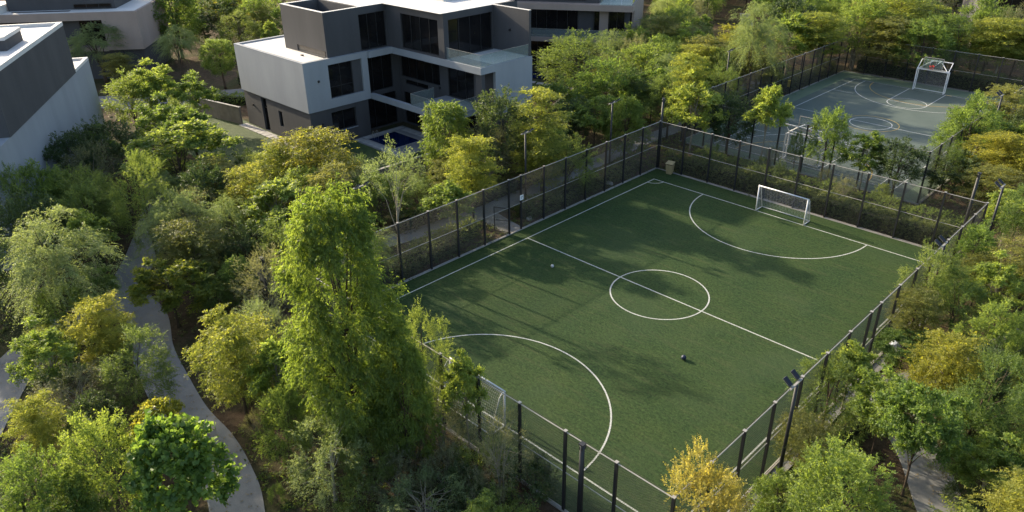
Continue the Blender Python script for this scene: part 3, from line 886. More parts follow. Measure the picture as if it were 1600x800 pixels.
def gate(loc, rz, label):
    g = empty('gate', loc, rz, label, 'gate')
    fm = MB()
    fm.bar((0.03, 0, 0.08), (0.03, 0, 2.0), 0.06); fm.bar((1.12, 0, 0.08), (1.12, 0, 2.0), 0.06)
    fm.bar((0.06, 0, 0.11), (1.09, 0, 0.11), 0.05); fm.bar((0.06, 0, 1.97), (1.09, 0, 1.97), 0.05); fm.bar((0.06, 0, 1.0), (1.09, 0, 1.0), 0.04)
    obj('gate_frame', fm, M['black_steel'], g)
    lm = link_mesh(1.03, 1.8); lm.materials.append(M['wire'])
    obj('chain_link_panel', lm, None, g, (0.06, 0, 0.12))
    obj('handle', MB().bar((1.02, -0.09, 1.05), (1.02, 0.09, 1.05), 0.03, 0.14), M['rail'], g)
    return g
gate((X1-0.09, Y1+st[7]+0.1, 0.0), math.radians(208), 'black half-height gate standing open in the villa-side fence')
gate((X2+0.02, Y1+st[8]-0.06, 0.0), math.radians(-90), 'black gate closed in the fence beside the sunlit shrubs')
sg = empty('notice_sign', (X1+0.075, Y1+st[8], 2.35), 0, 'small white notice on the fence post beside the open gate', 'sign')
obj('sign_board', MB().box(0, 0.012, -0.17, 0.17, 0, 0.38), M['sign_white'], sg)
ik = MB()
ik.box(0.013, 0.016, -0.02, 0.10, 0.24, 0.30); ik.box(0.013, 0.016, -0.02, 0.03, 0.08, 0.24)
obj('sign_symbol', ik, M['sign_ink'], sg)

cst = [round(CY2-CY1, 3)/15*k for k in range(16)]
csx = [round((CX2-CX1)/9, 4)*k for k in range(10)]
fence((CX1, CY1), (CX1, CY2), [round(s, 3) for s in cst], 'chain link fence on the wooded path side of the hard court')
fence((CX2, CY2), (CX2, CY1), [round(s, 3) for s in cst], 'chain link fence of the hard court beside the yellow-leaved tree', off=-0.075)
fence((CX1, CY2), (CX2, CY2), [round(s, 3) for s in csx[1:-1]], 'chain link fence behind the far goal of the hard court')
fence((CX1, CY1), (CX2, CY1), [round(s, 3) for s in csx[1:-1]], 'chain link fence of the hard court facing the turf pitch')
for f in [o for o in COL.objects if o.get('label', '').endswith(('far goal of the hard court', 'facing the turf pitch'))]:
    for a, b in ((0.0, csx[1]), (csx[8], csx[9])):
        w = round(round(csx[2], 3)-round(csx[1], 3), 3)
        obj('top_rail', MB().tube([(a+0.066, 0, FH-0.04), (b-0.066, 0, FH-0.04)], 0.024, 6), M['rail'], f)
        obj('middle_rail', MB().tube([(a+0.066, 0, 2.1), (b-0.066, 0, 2.1)], 0.02, 6), M['rail'], f)
        obj('chain_link_panel', LINKS[w], None, f, (a, 0.075, 0.08))

# ------------------------------------------------------------------ floodlight masts
def mast(x, y, h, rz, label, lamps=True, r=0.085):
    m = empty('floodlight_mast', (x, y, GZ), rz, label, 'floodlight', 'floodlight masts')
    obj('pole', MB().tube([(0, 0, 0), (0, 0, h*0.5), (0, 0, h)], [r, r*0.92, r*0.8], 12), M['black_steel'], m, smooth=True)
    obj('base_plate', MB().box(-0.2, 0.2, -0.2, 0.2, 0, 0.05), M['black_steel'], m)
    if lamps:      # local +x looks at the court
        obj('cross_arm', MB().bar((0.04, -0.5, h+0.03), (0.04, 0.5, h+0.03), 0.09, 0.06), M['rail'], m)
        for s in (-0.32, 0.32):
            c, sn = math.cos(math.radians(38)), math.sin(math.radians(38))
            hb = MB()
            hb.bar((0.10, s, h+0.10), (0.10+0.40*c, s, h+0.10+0.40*sn), 0.22, 0.07)
            hd = obj('lamp_head', hb, M['lamp_body'], m)
            fc = MB()
            fc.bar((0.14+0.05*sn, s, h+0.13-0.05*c), (0.14+0.05*sn+0.35*c, s, h+0.13-0.05*c+0.35*sn), 0.18, 0.012)
            obj('lamp_lens', fc, M['lamp_face'], hd)
            obj('lamp_bracket', MB().bar((0.04, s, h+0.06), (0.16, s, h+0.14), 0.05, 0.05), M['rail'], m)
    else:
        obj('camera_head', MB().box(-0.09, 0.16, -0.07, 0.07, h-0.25, h-0.08), M['black_steel'], m)
        obj('cap', MB().box(-0.11, 0.11, -0.11, 0.11, h, h+0.05), M['black_steel'], m)
    return m
MH = 6.2
def mast_at(px, py, X, rz, label, **k):
    p = at(px, py, MH)
    return mast(p[0], p[1], MH-GZ, rz, label, **k)
mast_at(562, 292, 0, 0.0, 'floodlight mast rising behind the tall bright green tree')
mast_at(821, 208, 0, 0.0, 'floodlight mast beside the open gate, villa side of pitch')
mast_at(957, 161, 0, 0.0, 'floodlight mast among trees near the far corner of the pitch')
mast_at(1140, 80, 0, 0.0, 'floodlight mast beside the hard court, yellow tree behind')
mast_at(1263, 38, 0, 0.0, 'floodlight mast beside the hard court near sandy clearing')
mast(X2+0.62, -9.85, 5.3, math.pi, 'floodlight mast outside the pitch fence near the yellow flowering tree')
mast(X2+0.62, 7.0, 5.3, math.pi, 'floodlight mast outside the pitch fence beside far corner of the turf')
mast(X2+0.62, 17.2, 5.6, math.pi, 'floodlight mast at the pitch corner below the golden tree')
mast(CX2+0.6, 39.2, 5.6, math.pi, 'floodlight mast outside the hard court, half hidden in foliage')
tag(mast(X1-0.05, Y2+0.25, 6.1, 0.6, 'black pole without lamps at the pitch corner beside the bin', lamps=False, r=0.11), group=None)
mast(11.2, Y2+1.2, 5.6, -1.57, 'black pole without lamps behind the pitch fence corner', lamps=False, r=0.11)
mast(8.4, Y1-0.22, 4.35, 1.57, 'thick black pole without lamps against the near goal fence', lamps=False, r=0.12)
q = at(408, 402, 4.5)
mast(q[0], q[1], 4.5, 0.4, 'slim black pole half buried in the grey-leaved tree', lamps=False, r=0.07)

# ------------------------------------------------------------------ goals
def net_mesh(mb, grid, r=0.006):
    """cords along a grid of points (list of rows)"""
    rows = [[Vector(p) for p in row] for row in grid]
    for row in rows: mb.tube(row, r, 3, cap=False)
    for col in zip(*rows): mb.tube(list(col), r, 3, cap=False)
def goal(y, face, label):
    """five a side goal; face = -1 opens towards -y"""
    gw, gh, d0, d1 = 3.81/2, 2.04, 0.18, 0.95
    g = empty('football_goal', (0, y, 0.0), 0 if face < 0 else math.pi, label, 'goal', 'turf pitch goals')
    R_ = 0.045
    for s in (-1, 1):
        obj('goal_post', MB().tube([(s*gw, 0, 0), (s*gw, 0, gh)], R_, 10), M['white_tube'], g, smooth=True)
        obj('side_frame', MB().tube([(s*gw, 0.02, gh-0.02), (s*gw, d0, gh-0.06), (s*gw, d0+0.16, gh-0.25), (s*gw, d1, 0.05)], 0.026, 8), M['white_tube'], g, smooth=True)
        obj('ground_bar', MB().tube([(s*gw, 0.05, 0.035), (s*gw, d1, 0.035)], 0.03, 8), M['white_tube'], g, smooth=True)
    obj('crossbar', MB().tube([(-gw-R_, 0, gh), (gw+R_, 0, gh)], R_, 10), M['white_tube'], g, smooth=True)
    obj('ground_bar', MB().tube([(-gw, d1, 0.035), (gw, d1, 0.035)], 0.03, 8), M['white_tube'], g, smooth=True)
    nm = MB()
    rg = random.Random(3)
    nx, nz = 32, 18
    grid = []
    prof = [(0.03, gh-0.03), (d0, gh-0.07), (d0+0.16, gh-0.26), (d1-0.02, 0.06)]
    seg = [math.dist(prof[i], prof[i+1]) for i in range(3)]
    for j in range(nz+1):
        t = j/nz*sum(seg)
        i = 0
        while i < 2 and t > seg[i]: t -= seg[i]; i += 1
        f = min(1, t/seg[i])
        yy, zz = prof[i][0]+(prof[i+1][0]-prof[i][0])*f, prof[i][1]+(prof[i+1][1]-prof[i][1])*f
        grid.append([(-gw+2*gw*k/nx, yy+0.05*math.sin(math.pi*j/nz)*math.sin(math.pi*k/nx)+rg.uniform(-0.008, 0.008), zz-0.05*math.sin(math.pi*k/nx)*(j/nz)*(1-j/nz)*2) for k in range(nx+1)])
    net_mesh(nm, grid, 0.005)
    for s in (-1, 1):
        for j in range(1, 16):
            z = gh*j/16
            yb = d1-(d1-d0-0.1)*(z/gh)
            nm.tube([(s*gw, 0.03, z), (s*gw, yb-0.03, z)], 0.005, 3, cap=False)
        for j in range(1, 7):
            yy = d1*j/7
            zt = gh-0.1 if yy < d0 else max(0.1, gh*(d1-yy)/(d1-d0-0.1))
            nm.tube([(s*gw, yy, 0.04), (s*gw, yy, min(gh-0.1, zt))], 0.005, 3, cap=False)
    obj('net', nm, M['net'], g)
    return g
goal(PL, -1, 'white netted football goal at the far end of turf pitch')
goal(-PL, 1, 'white netted football goal at near fence, half hidden by sapling')

def combo(y, face, label):
    """steel goal with a basketball backboard above the crossbar"""
    g = empty('goal_with_basketball_hoop', (CC, y, -0.03), 0 if face < 0 else math.pi, label, 'goal', 'hard court goals')
    w, t = 1.62, 0.09
    for s in (-1, 1):
        fr = MB()
        fr.bar((s*w, 0, 0), (s*w, 0, 2.36), t); fr.bar((s*w, 0.55, 0), (s*w, 0.55, 2.36), t)
        fr.bar((s*w, 0.05, 0.05), (s*w, 0.5, 0.05), t*0.8); fr.bar((s*w, 0.05, 1.2), (s*w, 0.5, 1.2), t*0.7)
        fr.bar((s*w, 0.05, 2.32), (s*w, 0.5, 2.32), t*0.8)
        obj('side_frame', fr, M['white_tube'], g)
        obj('arm', MB().bar((s*w, 0.05, 2.42), (s*w, 0.95, 3.25), t*0.8), M['white_tube'], g)
        obj('arm', MB().bar((s*w*0.95, 0.0, 2.44), (s*0.55, 0.78, 3.2), t*0.7), M['white_tube'], g)
    obj('crossbar', MB().bar((-w-0.05, 0, 2.4), (w+0.05, 0, 2.4), t), M['white_tube'], g)
    obj('crossbar', MB().bar((-w+0.05, 0.55, 2.4), (w-0.05, 0.55, 2.4), t*0.8), M['white_tube'], g)
    obj('top_bar', MB().bar((-w-0.04, 0.95, 3.29), (w+0.04, 0.95, 3.29), t*0.9), M['white_tube'], g)
    obj('ground_bar', MB().bar((-w+0.05, 0.55, 0.05), (w-0.05, 0.55, 0.05), t*0.8), M['white_tube'], g)
    bb = obj('backboard', MB().box(-0.98, 0.98, -0.34, -0.325, 2.62, 3.82), M['clear'], g)
    ed = MB()
    ed.bar((-1.0, -0.33, 2.61), (1.0, -0.33, 2.61), 0.05); ed.bar((-1.0, -0.33, 3.83), (1.0, -0.33, 3.83), 0.05)
    ed.bar((-1.0, -0.33, 2.64), (-1.0, -0.33, 3.8), 0.05); ed.bar((1.0, -0.33, 2.64), (1.0, -0.33, 3.8), 0.05)
    obj('backboard_frame', ed, M['rail'], bb)
    sq = MB()
    for a, b in (((-0.3, 3.0), (-0.3, 3.5)), ((0.3, 3.0), (0.3, 3.5)), ((-0.33, 3.5), (0.33, 3.5))):
        sq.bar((a[0], -0.35, a[1]), (b[0], -0.35, b[1]), 0.05, 0.01)
    obj('target_frame', sq, M['white_tube'], bb)
    for s in (-1, 1):
        obj('board_strut', MB().bar((s*0.4, -0.3, 3.2), (s*0.4, 0.93, 3.29), 0.07), M['white_tube'], g)
    rim = MB()
    rim.tube([(0.24*math.cos(a), -0.62+0.24*math.sin(a), 2.98) for a in [2*math.pi*k/16 for k in range(17)]], 0.022, 6)
    rim.box(-0.1, 0.1, -0.4, -0.341, 2.9, 3.03)
    obj('hoop', rim, M['red'], g)
    hn = MB()
    for k in range(10):
        a = 2*math.pi*k/10
        hn.tube([(0.24*math.cos(a), -0.62+0.24*math.sin(a), 2.97), (0.14*math.cos(a+0.3), -0.62+0.14*math.sin(a+0.3), 2.6)], 0.01, 3, cap=False)
    obj('hoop_net', hn, M['red'], g)
    nm = MB()
    net_mesh(nm, [[(-w+2*w*k/26, 0.62, 0.1+2.2*j/18) for k in range(27)] for j in range(19)], 0.006)
    obj('net', nm, M['net'], g)
    return g
combo(58.0, -1, 'white steel goal with basketball hoop at far end of hard court')
combo(27.6, 1, 'white steel goal with basketball hoop seen from behind through trees')

# ------------------------------------------------------------------ small things on and around the pitch
def ball(x, y, r, mat, label):
    mb = MB()
    n, k = 14, 20
    for i in range(n):
        for j in range(k):
            def S(i, j):
                t, p = math.pi*i/n, 2*math.pi*j/k
                return (r*math.sin(t)*math.cos(p), r*math.sin(t)*math.sin(p), r+r*math.cos(t))
            if i == 0: mb.poly([S(0, 0), S(1, j), S(1, j+1)])
            elif i == n-1: mb.poly([S(i, j), S(n, 0), S(i, j+1)])
            else: mb.quad(S(i, j), S(i+1, j), S(i+1, j+1), S(i, j+1))
    me = mb.mesh('ball')
    me.shade_smooth()
    b = obj('ball', me, mat, None, (x, y, 0.006))
    seam = MB()
    for ax in range(3):
        pts = []
        for q in range(25):
            a = 2*math.pi*q/24
            c, s = math.cos(a)*r*1.0, math.sin(a)*r*1.0
            pts.append([(c, s, r), (c, 0, r+s), (0, c, r+s)][ax])
        seam.tube(pts, r*0.035, 4, cap=False)
    obj('seam', seam, M['black_steel'] if mat is M['ball_white'] else M['lamp_body'], b)
    return tag(b, label, 'ball')
p = at(1068, 562)
ball(p[0], p[1], 0.14, M['ball_blue'], 'navy blue ball lying on the turf near the halfway line')
p = at(863, 418)
ball(p[0], p[1], 0.11, M['ball_white'], 'white ball lying on shaded turf near the villa-side touchline')

p = at(1046, 271)
bn = empty('litter_bin', (p[0], p[1], 0.0), math.radians(12), 'tan litter bin with flared top in the far pitch corner', 'bin')
bn.scale = (0.82, 0.82, 0.9)
bm = MB()
for i, (z, w) in enumerate(((0.0, 0.26), (0.92, 0.34))):
    for sx_, sy_ in ((-1, -1), (1, -1), (1, 1), (-1, 1)):
        bm.v.append((sx_*w, sy_*w, z))
for q in ((0, 1, 5, 4), (1, 2, 6, 5), (2, 3, 7, 6), (3, 0, 4, 7), (3, 2, 1, 0)): bm.f.append(q)
obj('body', bm, M['bin'], bn)
slm = MB()
for k in range(5):
    for s in (-1, 1):
        a = -0.2+0.1*k
        slm.bar((a, s*0.275, 0.05), (a*1.25, s*0.355, 0.9), 0.07, 0.02)
        slm.bar((s*0.275, a, 0.05), (s*0.355, a*1.25, 0.9), 0.02, 0.07)
obj('slats', slm, M['bin'], bn)
obj('opening_shade', MB().box(-0.3, 0.3, -0.3, 0.3, 0.92, 0.98), M['black_steel'], bn)  # solid black block painted as the shade in the bin's mouth
lid = MB()
lid.v = [(-0.42, -0.42, 1.02), (0.42, -0.42, 1.02), (0.42, 0.42, 1.12), (-0.42, 0.42, 1.12), (-0.3, -0.3, 1.10), (0.3, -0.3, 1.10), (0.3, 0.3, 1.18), (-0.3, 0.3, 1.18)]
lid.f = [(3, 2, 1, 0), (4, 5, 6, 7), (0, 1, 5, 4), (1, 2, 6, 5), (2, 3, 7, 6), (3, 0, 4, 7)]
obj('lid', lid, M['bin'], bn)
obj('lid_post', MB().box(-0.33, -0.29, -0.33, -0.29, 0.95, 1.06).box(0.29, 0.33, 0.29, 0.33, 0.95, 1.14), M['bin'], bn)

p = at(1391, 538)
bag = empty('bag', (p[0]+0.3, p[1], GZ), 0.4, 'pale blue bag on the ground outside the pitch fence', 'bag')
bm = MB()
rg = random.Random(8)
rings = []
for i, (z, w) in enumerate(((0, 0.16), (0.08, 0.22), (0.22, 0.21), (0.34, 0.15), (0.42, 0.07))):
    rings.append([(w*1.3*math.cos(a)+rg.uniform(-.02, .02), w*math.sin(a)+rg.uniform(-.02, .02), z) for a in [2*math.pi*k/12 for k in range(12)]])
for i in range(4):
    for k in range(12): bm.quad(rings[i][k], rings[i][(k+1) % 12], rings[i+1][(k+1) % 12], rings[i+1][k])
bm.poly(rings[4])
obj('sack', bm, M['cloth_pale'], bag)
obj('strap', MB().tube([(-0.07, 0, 0.4), (-0.04, 0, 0.56), (0.04, 0, 0.56), (0.07, 0, 0.4)], 0.015, 5), M['cloth_pale'], bag)

def rock(px, py, w, label, z=0.0):
    p = at(px, py)
    rg = random.Random(int(px))
    mb = MB()
    n = 9
    base = [(w*(0.8+0.3*rg.random())*math.cos(2*math.pi*k/n), w*0.6*(0.8+0.3*rg.random())*math.sin(2*math.pi*k/n)) for k in range(n)]
    for k in range(n):
        a, b = base[k], base[(k+1) % n]
        mb.quad((*a, 0), (*b, 0), (b[0]*0.85, b[1]*0.85, 0.2), (a[0]*0.85, a[1]*0.85, 0.2))
    mb.poly([(c[0]*0.85, c[1]*0.85, 0.2) for c in base])
    return tag(obj('flat_stone', mb, M['paver'], None, (p[0], p[1], GZ)), label, 'stone')
rock(824, 340, 0.5, 'flat pale stone in the bed beside the open gate')
rock(951, 286, 0.45, 'flat pale stone in shaded bed behind the pitch fence')
p = at(1233, 133, 0.9)
pad = empty('yellow_box', (p[0], p[1], -0.03), 0.2, 'yellow plastic box hung on the hard court fence', 'box')
obj('box_body', MB().box(-0.14, 0.14, -0.2, 0.2, 0.75, 1.4), M['yellow_pad'], pad)
obj('box_lid', MB().box(-0.16, 0.16, -0.22, 0.22, 1.4, 1.46), M['yellow_pad'], pad)
obj('stand', MB().box(-0.05, 0.05, -0.05, 0.05, 0, 0.75), M['black_steel'], pad)

# ------------------------------------------------------------------ foliage
def unit(v):
    return v/np.maximum(np.linalg.norm(v, axis=-1, keepdims=True), 1e-9)

def leaf_mesh(name, P, tint):
    N = len(P)
    me = bpy.data.meshes.new(name)
    me.vertices.add(4*N)
    me.vertices.foreach_set('co', P.reshape(-1).astype(np.float32))
    me.loops.add(4*N)
    me.loops.foreach_set('vertex_index', np.arange(4*N, dtype=np.int32))
    me.polygons.add(N)
    me.polygons.foreach_set('loop_start', np.arange(0, 4*N, 4, dtype=np.int32))
    me.update(calc_edges=True)
    at_ = me.attributes.new('tint', 'FLOAT_COLOR', 'FACE')
    at_.data.foreach_set('color', np.concatenate([tint, np.zeros((N, 1)), np.ones((N, 1))], 1).reshape(-1).astype(np.float32))
    return me

def sprays(rng, O, D, L, n, ll, lw, droop=0.15, lat=0.6, hang=0.0, upb=1.0, fold=0.12, twt=None):
    """leaves set alternately along drooping twigs; returns quads (N,4,3) and tint (N,2)"""
    ll, lw = ll*0.96, lw*1.14
    upb = upb*0.6
    T = len(O)
    L = np.broadcast_to(np.asarray(L, float), (T,))
    t = (np.arange(n)[None]+0.25+0.5*rng.random((T, n)))/n
    pos = O[:, None]+D[:, None]*(L[:, None]*t)[..., None]
    pos[..., 2] -= droop*L[:, None]*t*t
    tang = np.repeat(D[:, None], n, 1).copy()
    tang[..., 2] -= 2*droop*t
    tang = unit(tang)
    S = unit(np.cross(D, np.array([0, 0, 1.0]))+rng.normal(0, 0.3, (T, 3)))
    side = np.where(np.arange(n) % 2 == 0, 1.0, -1.0)[None, :, None]
    d = tang*(1-lat)+S[:, None]*side*lat+rng.normal(0, 0.22, (T, n, 3))
    d[..., 2] -= hang
    d = unit(d)
    nr = rng.normal(0, 0.6, (T, n, 3))
    nr[..., 2] += upb
    nr = unit(nr)
    w = unit(np.cross(d, nr))
    nr = np.cross(w, d)
    l = (ll*(0.65+0.7*rng.random((T, n)))*(1-0.45*np.abs(2*t-0.9)))[..., None]
    hw = l*(lw/ll)*0.5
    P = np.stack([pos, pos+d*l*0.48+w*hw+nr*hw*fold*2, pos+d*l, pos+d*l*0.48-w*hw+nr*hw*fold*2], 2)
    tw = rng.random(T) if twt is None else twt
    tint = np.stack([rng.random((T, n)), np.repeat(tw[:, None], n, 1)], -1)
    return P.reshape(-1, 4, 3), tint.reshape(-1, 2)

def sphere_dirs(rng, n, zmin=-0.6):
    i = np.arange(n)+0.5
    z = 1-(1-zmin)*i/n
    a = i*2.39996+rng.random()*6.28
    r = np.sqrt(np.maximum(0, 1-z*z))
    v = np.stack([r*np.cos(a), r*np.sin(a), z], 1)
    return unit(v+rng.normal(0, 0.18, (n, 3)))

def clumps_round(rng, a, b, zc, n, zmin=-0.6, inner=0.35, lobe=0.22):
    n = int(n*1.5)
    d = sphere_dirs(rng, n, zmin)
    lb = unit(rng.normal(0, 1, (6, 3)))
    m = 1+lobe*np.max(np.clip(d @ lb.T, 0, 1)**3, axis=1)-lobe*0.6*np.max(np.clip(d @ -lb.T, 0, 1)**6, axis=1)
    ph = rng.random(6)*6.28
    gap = np.sin(d[:, 0]*3.1+ph[0])+np.sin(d[:, 1]*3.3+ph[1])+np.sin(d[:, 2]*3.7+ph[2])+0.8*np.sin(d[:, 0]*6+d[:, 2]*5+ph[3])
    keep = (gap > np.quantile(gap, 0.2)) | (lobe < 0.12)
    d, m = d[keep], m[keep]
    n = len(d)
    m = m+(0.0 if lobe < 0.12 else 0.13)*np.sin(d[:, 0]*5+ph[4])*np.sin(d[:, 1]*5+ph[5])
    rho = (1-inner*rng.random(n)**1.6)*m
    c = d*rho[:, None]*np.array([a, a, b])
    c[:, 2] += zc
    return c, d

def clump_twigs(rng, C, Dr, r, k, out=0.7, up=0.25, spread=0.8):
    k = int(k*1.7)
    n = len(C)
    O = np.repeat(C, k, 0)+rng.normal(0, r*0.28, (n*k, 3))
    D = np.repeat(Dr, k, 0)*out+rng.normal(0, spread*0.6, (n*k, 3))
    D[:, 2] += up
    tw = np.clip(np.repeat(rng.random(n), k)*0.7+0.3*rng.random(n*k), 0, 1)
    return O, unit(D), r*(0.6+0.6*rng.random(n*k)), tw

def stem_mesh(rng, H, zc, C, r0, nl=9, stems=1, lean=0.25, start=0.25, sides=7):
    mb = MB()
    for s in range(stems):
        ang = 6.28*s/stems+rng.random()
        off = np.array([math.cos(ang), math.sin(ang)])*(0.0 if stems == 1 else r0*1.3)
        wob = rng.normal(0, lean*0.35, 2)+(0 if stems == 1 else np.array([math.cos(ang), math.sin(ang)])*lean*1.4)
        zt = zc*1.12
        pts = [np.array([off[0]+wob[0]*t*t, off[1]+wob[1]*t*t, zt*t]) for t in (0, .12, .3, .5, .75, 1)]
        rad = [r0*f/math.sqrt(stems)*1.1 for f in (1.25, 1.0, .86, .7, .45, .18)]
        mb.tube(pts, rad, sides)
        idx = rng.choice(len(C), min(nl, len(C)), replace=False)
        for i in idx:
            t = start+(0.95-start)*rng.random()
            q = np.array([off[0]+wob[0]*t*t, off[1]+wob[1]*t*t, zt*t])
            e = C[i]
            if e[2] < q[2]-0.3: q[2] = max(zt*start*0.9, e[2]-0.2*rng.random())
            m_ = (q+e)/2
            m_[:2] = q[:2]+(e[:2]-q[:2])*0.4
            m_[2] += 0.12*np.linalg.norm(e-q)
            rr0 = r0*(0.5-0.3*t)/math.sqrt(stems)
            mb.tube([q, q+(m_-q)*0.5+rng.normal(0, 0.03, 3), m_, m_+(e-m_)*0.6+rng.normal(0, 0.04, 3), e], [rr0, rr0*.8, rr0*.6, rr0*.4, rr0*.2], 5, cap=False)
    me = mb.mesh('trunk')
    me.shade_smooth()
    return me

LM = {
 'feather': leaf_mat('golden feathery leaf', (0.12, 0.165, 0.024), (0.265, 0.285, 0.045), 0.016, 0.46),
 'gold': leaf_mat('golden yellow leaf', (0.145, 0.17, 0.018), (0.325, 0.305, 0.032), 0.008, 0.46),
 'olivefeather': leaf_mat('olive feathery leaf', (0.11, 0.135, 0.032), (0.235, 0.235, 0.062), 0.012, 0.42),
 'neem': leaf_mat('fresh green leaf', (0.074, 0.132, 0.026), (0.188, 0.262, 0.048), 0.015, 0.44),
 'mid': leaf_mat('mid green leaf', (0.064, 0.114, 0.025), (0.158, 0.216, 0.050), 0.015, 0.42),
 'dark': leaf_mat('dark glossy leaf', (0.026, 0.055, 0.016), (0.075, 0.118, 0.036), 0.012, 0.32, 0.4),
 'ghaf': leaf_mat('grey green leaflet', (0.105, 0.155, 0.066), (0.205, 0.265, 0.120), 0.010, 0.40),
 'olive': leaf_mat('grey olive leaf', (0.092, 0.108, 0.056), (0.190, 0.202, 0.112), 0.012, 0.32),
 'bigleaf': leaf_mat('broad green leaf', (0.055, 0.125, 0.018), (0.16, 0.26, 0.034), 0.010, 0.42, 0.35),
 'yellowleaf': leaf_mat('yellowing broad leaf', (0.11, 0.15, 0.018), (0.32, 0.325, 0.026), 0.010, 0.45),
 'tuft': leaf_mat('lime green leaf', (0.095, 0.155, 0.024), (0.25, 0.325, 0.062), 0.015, 0.46),
 'bloom': leaf_mat('yellow blossom and leaf', (0.175, 0.175, 0.036), (0.375, 0.315, 0.055), 0.008, 0.38),
 'dry': leaf_mat('dry brown twig leaf', (0.12, 0.095, 0.058), (0.27, 0.22, 0.14), 0.012, 0.25),
 'drop': leaf_mat('hanging bright leaf', (0.054, 0.108, 0.016), (0.150, 0.214, 0.030), 0.008, 0.48, 0.35),
 'cover': leaf_mat('ground cover leaf', (0.048, 0.078, 0.022), (0.125, 0.158, 0.050), 0.01, 0.32),
}

def cat_(parts):
    return np.concatenate([p[0] for p in parts]), np.concatenate([p[1] for p in parts])

def sp_round(rng, H=6.0, a=2.0, b=2.2, n=85, r=0.62, k=9, nl=13, ll=0.16, lw=0.065, r0=0.12, zmin=-0.65, up=0.25, lat=0.6, hang=0.05, droop=0.2, inner=0.4, lobe=0.25, upb=1.0, stems=1):
    zc = H-b
    C, D = clumps_round(rng, a, b, zc, n, zmin, inner, lobe)
    O, Dw, L, tw = clump_twigs(rng, C, D, r, k, up=up)
    return sprays(rng, O, Dw, L, nl, ll, lw, droop, lat, hang, upb, twt=tw), stem_mesh(rng, H, zc, C, r0, 11, stems)

def sp_layer(rng, H=6.0, a=2.3, tiers=6, pads=13, r=0.75, k=34, nl=13, ll=0.17, lw=0.06, r0=0.10, z0=0.42):
    C, parts = [], []
    for i in range(tiers):
        f = i/(tiers-1)
        z = H*(z0+(0.985-z0)*f)
        R = a*(0.55+0.6*math.sin(math.pi*(0.18+0.68*f)))*0.85
        n = max(3, int(pads*(R/a)*1.1))
        ph = rng.random()*6.28
        for j in range(n):
            q = ph+6.28*j/n+rng.normal(0, 0.22)
            rho = R*(0.55+0.45*rng.random()) if j % 3 else R*0.35*rng.random()
            C.append((rho*math.cos(q), rho*math.sin(q), z+rng.normal(0, 0.16)-0.12*rho))
    C = np.array(C)
    n = len(C)
    O = np.repeat(C, k, 0)+rng.normal(0, 1, (n*k, 3))*np.array([r*0.42, r*0.42, 0.06])
    q = rng.random(n*k)*6.28
    D = np.stack([np.cos(q), np.sin(q), 0.12+rng.normal(0, 0.16, n*k)], 1)
    D[:, :2] += 0.5*unit(np.repeat(C, k, 0)[:, :2])
    tw = np.clip(np.repeat(rng.random(n), k)*0.7+0.3*rng.random(n*k), 0, 1)
    return sprays(rng, O, unit(D), r*(0.5+0.5*rng.random(n*k)), nl, ll, lw, 0.22, 0.7, 0.02, 1.8, twt=tw), stem_mesh(rng, H, H*0.8, C, r0, 16, start=0.4)

def sp_weep(rng, H=6.5, a=2.6, b=2.6, n=80, k=9, L=1.15, nl=26, ll=0.11, lw=0.032, r0=0.14, droop=0.85, zmin=-0.15):
    zc = H-b*0.92
    C, D = clumps_round(rng, a*0.85, b*0.92, zc, n, zmin, 0.5, 0.3)
    O, Dw, _, tw = clump_twigs(rng, C, D, 0.55, k, out=0.9, up=0.15, spread=0.55)
    Lw = L*(0.55+0.7*rng.random(len(O)))
    return sprays(rng, O, Dw, Lw, nl, ll, lw, droop, 0.6, 0.15, 0.6, twt=tw), stem_mesh(rng, H, zc, C, r0, 14, start=0.2)

def sp_column(rng, H=13.0, a=2.2, n=430, k=13, nl=13, ll=0.21, lw=0.058, r0=0.2, z0=0.17, r=0.72):
    f = np.sort(rng.random(n))
    z = H*(z0+(0.97-z0)*f)
    R = a*np.clip(1.12*np.sin(np.pi*np.clip(0.17+0.79*f, 0, 1))**0.5, 0.1, 1.05)
    q = np.arange(n)*2.39996+rng.normal(0, 0.2, n)
    lob = 1+0.15*np.sin(q*2+z*0.8)+0.15*np.sin(q*3-z*1.5)+0.12*np.sin(q*5+z*2.7)
    rho = R*lob*(1-0.35*rng.random(n)**1.5)
    ok = np.sin(q*2.0-z*1.3)+np.sin(q*1.0+z*2.1)+rng.normal(0, 0.3, n) > -1.5
    rho, q, z = rho[ok], q[ok], z[ok]
    C = np.stack([rho*np.cos(q), rho*np.sin(q), z], 1)
    D = unit(np.stack([np.cos(q), np.sin(q), 0*q+0.2], 1))
    O, Dw, L, tw = clump_twigs(rng, C, D, r, k, up=0.2, spread=0.9)
    return sprays(rng, O, Dw, L, nl, ll, lw, 0.42, 0.5, 0.38, 0.5, twt=tw), stem_mesh(rng, H, H*0.82, C, r0, 40, start=0.1, sides=9)

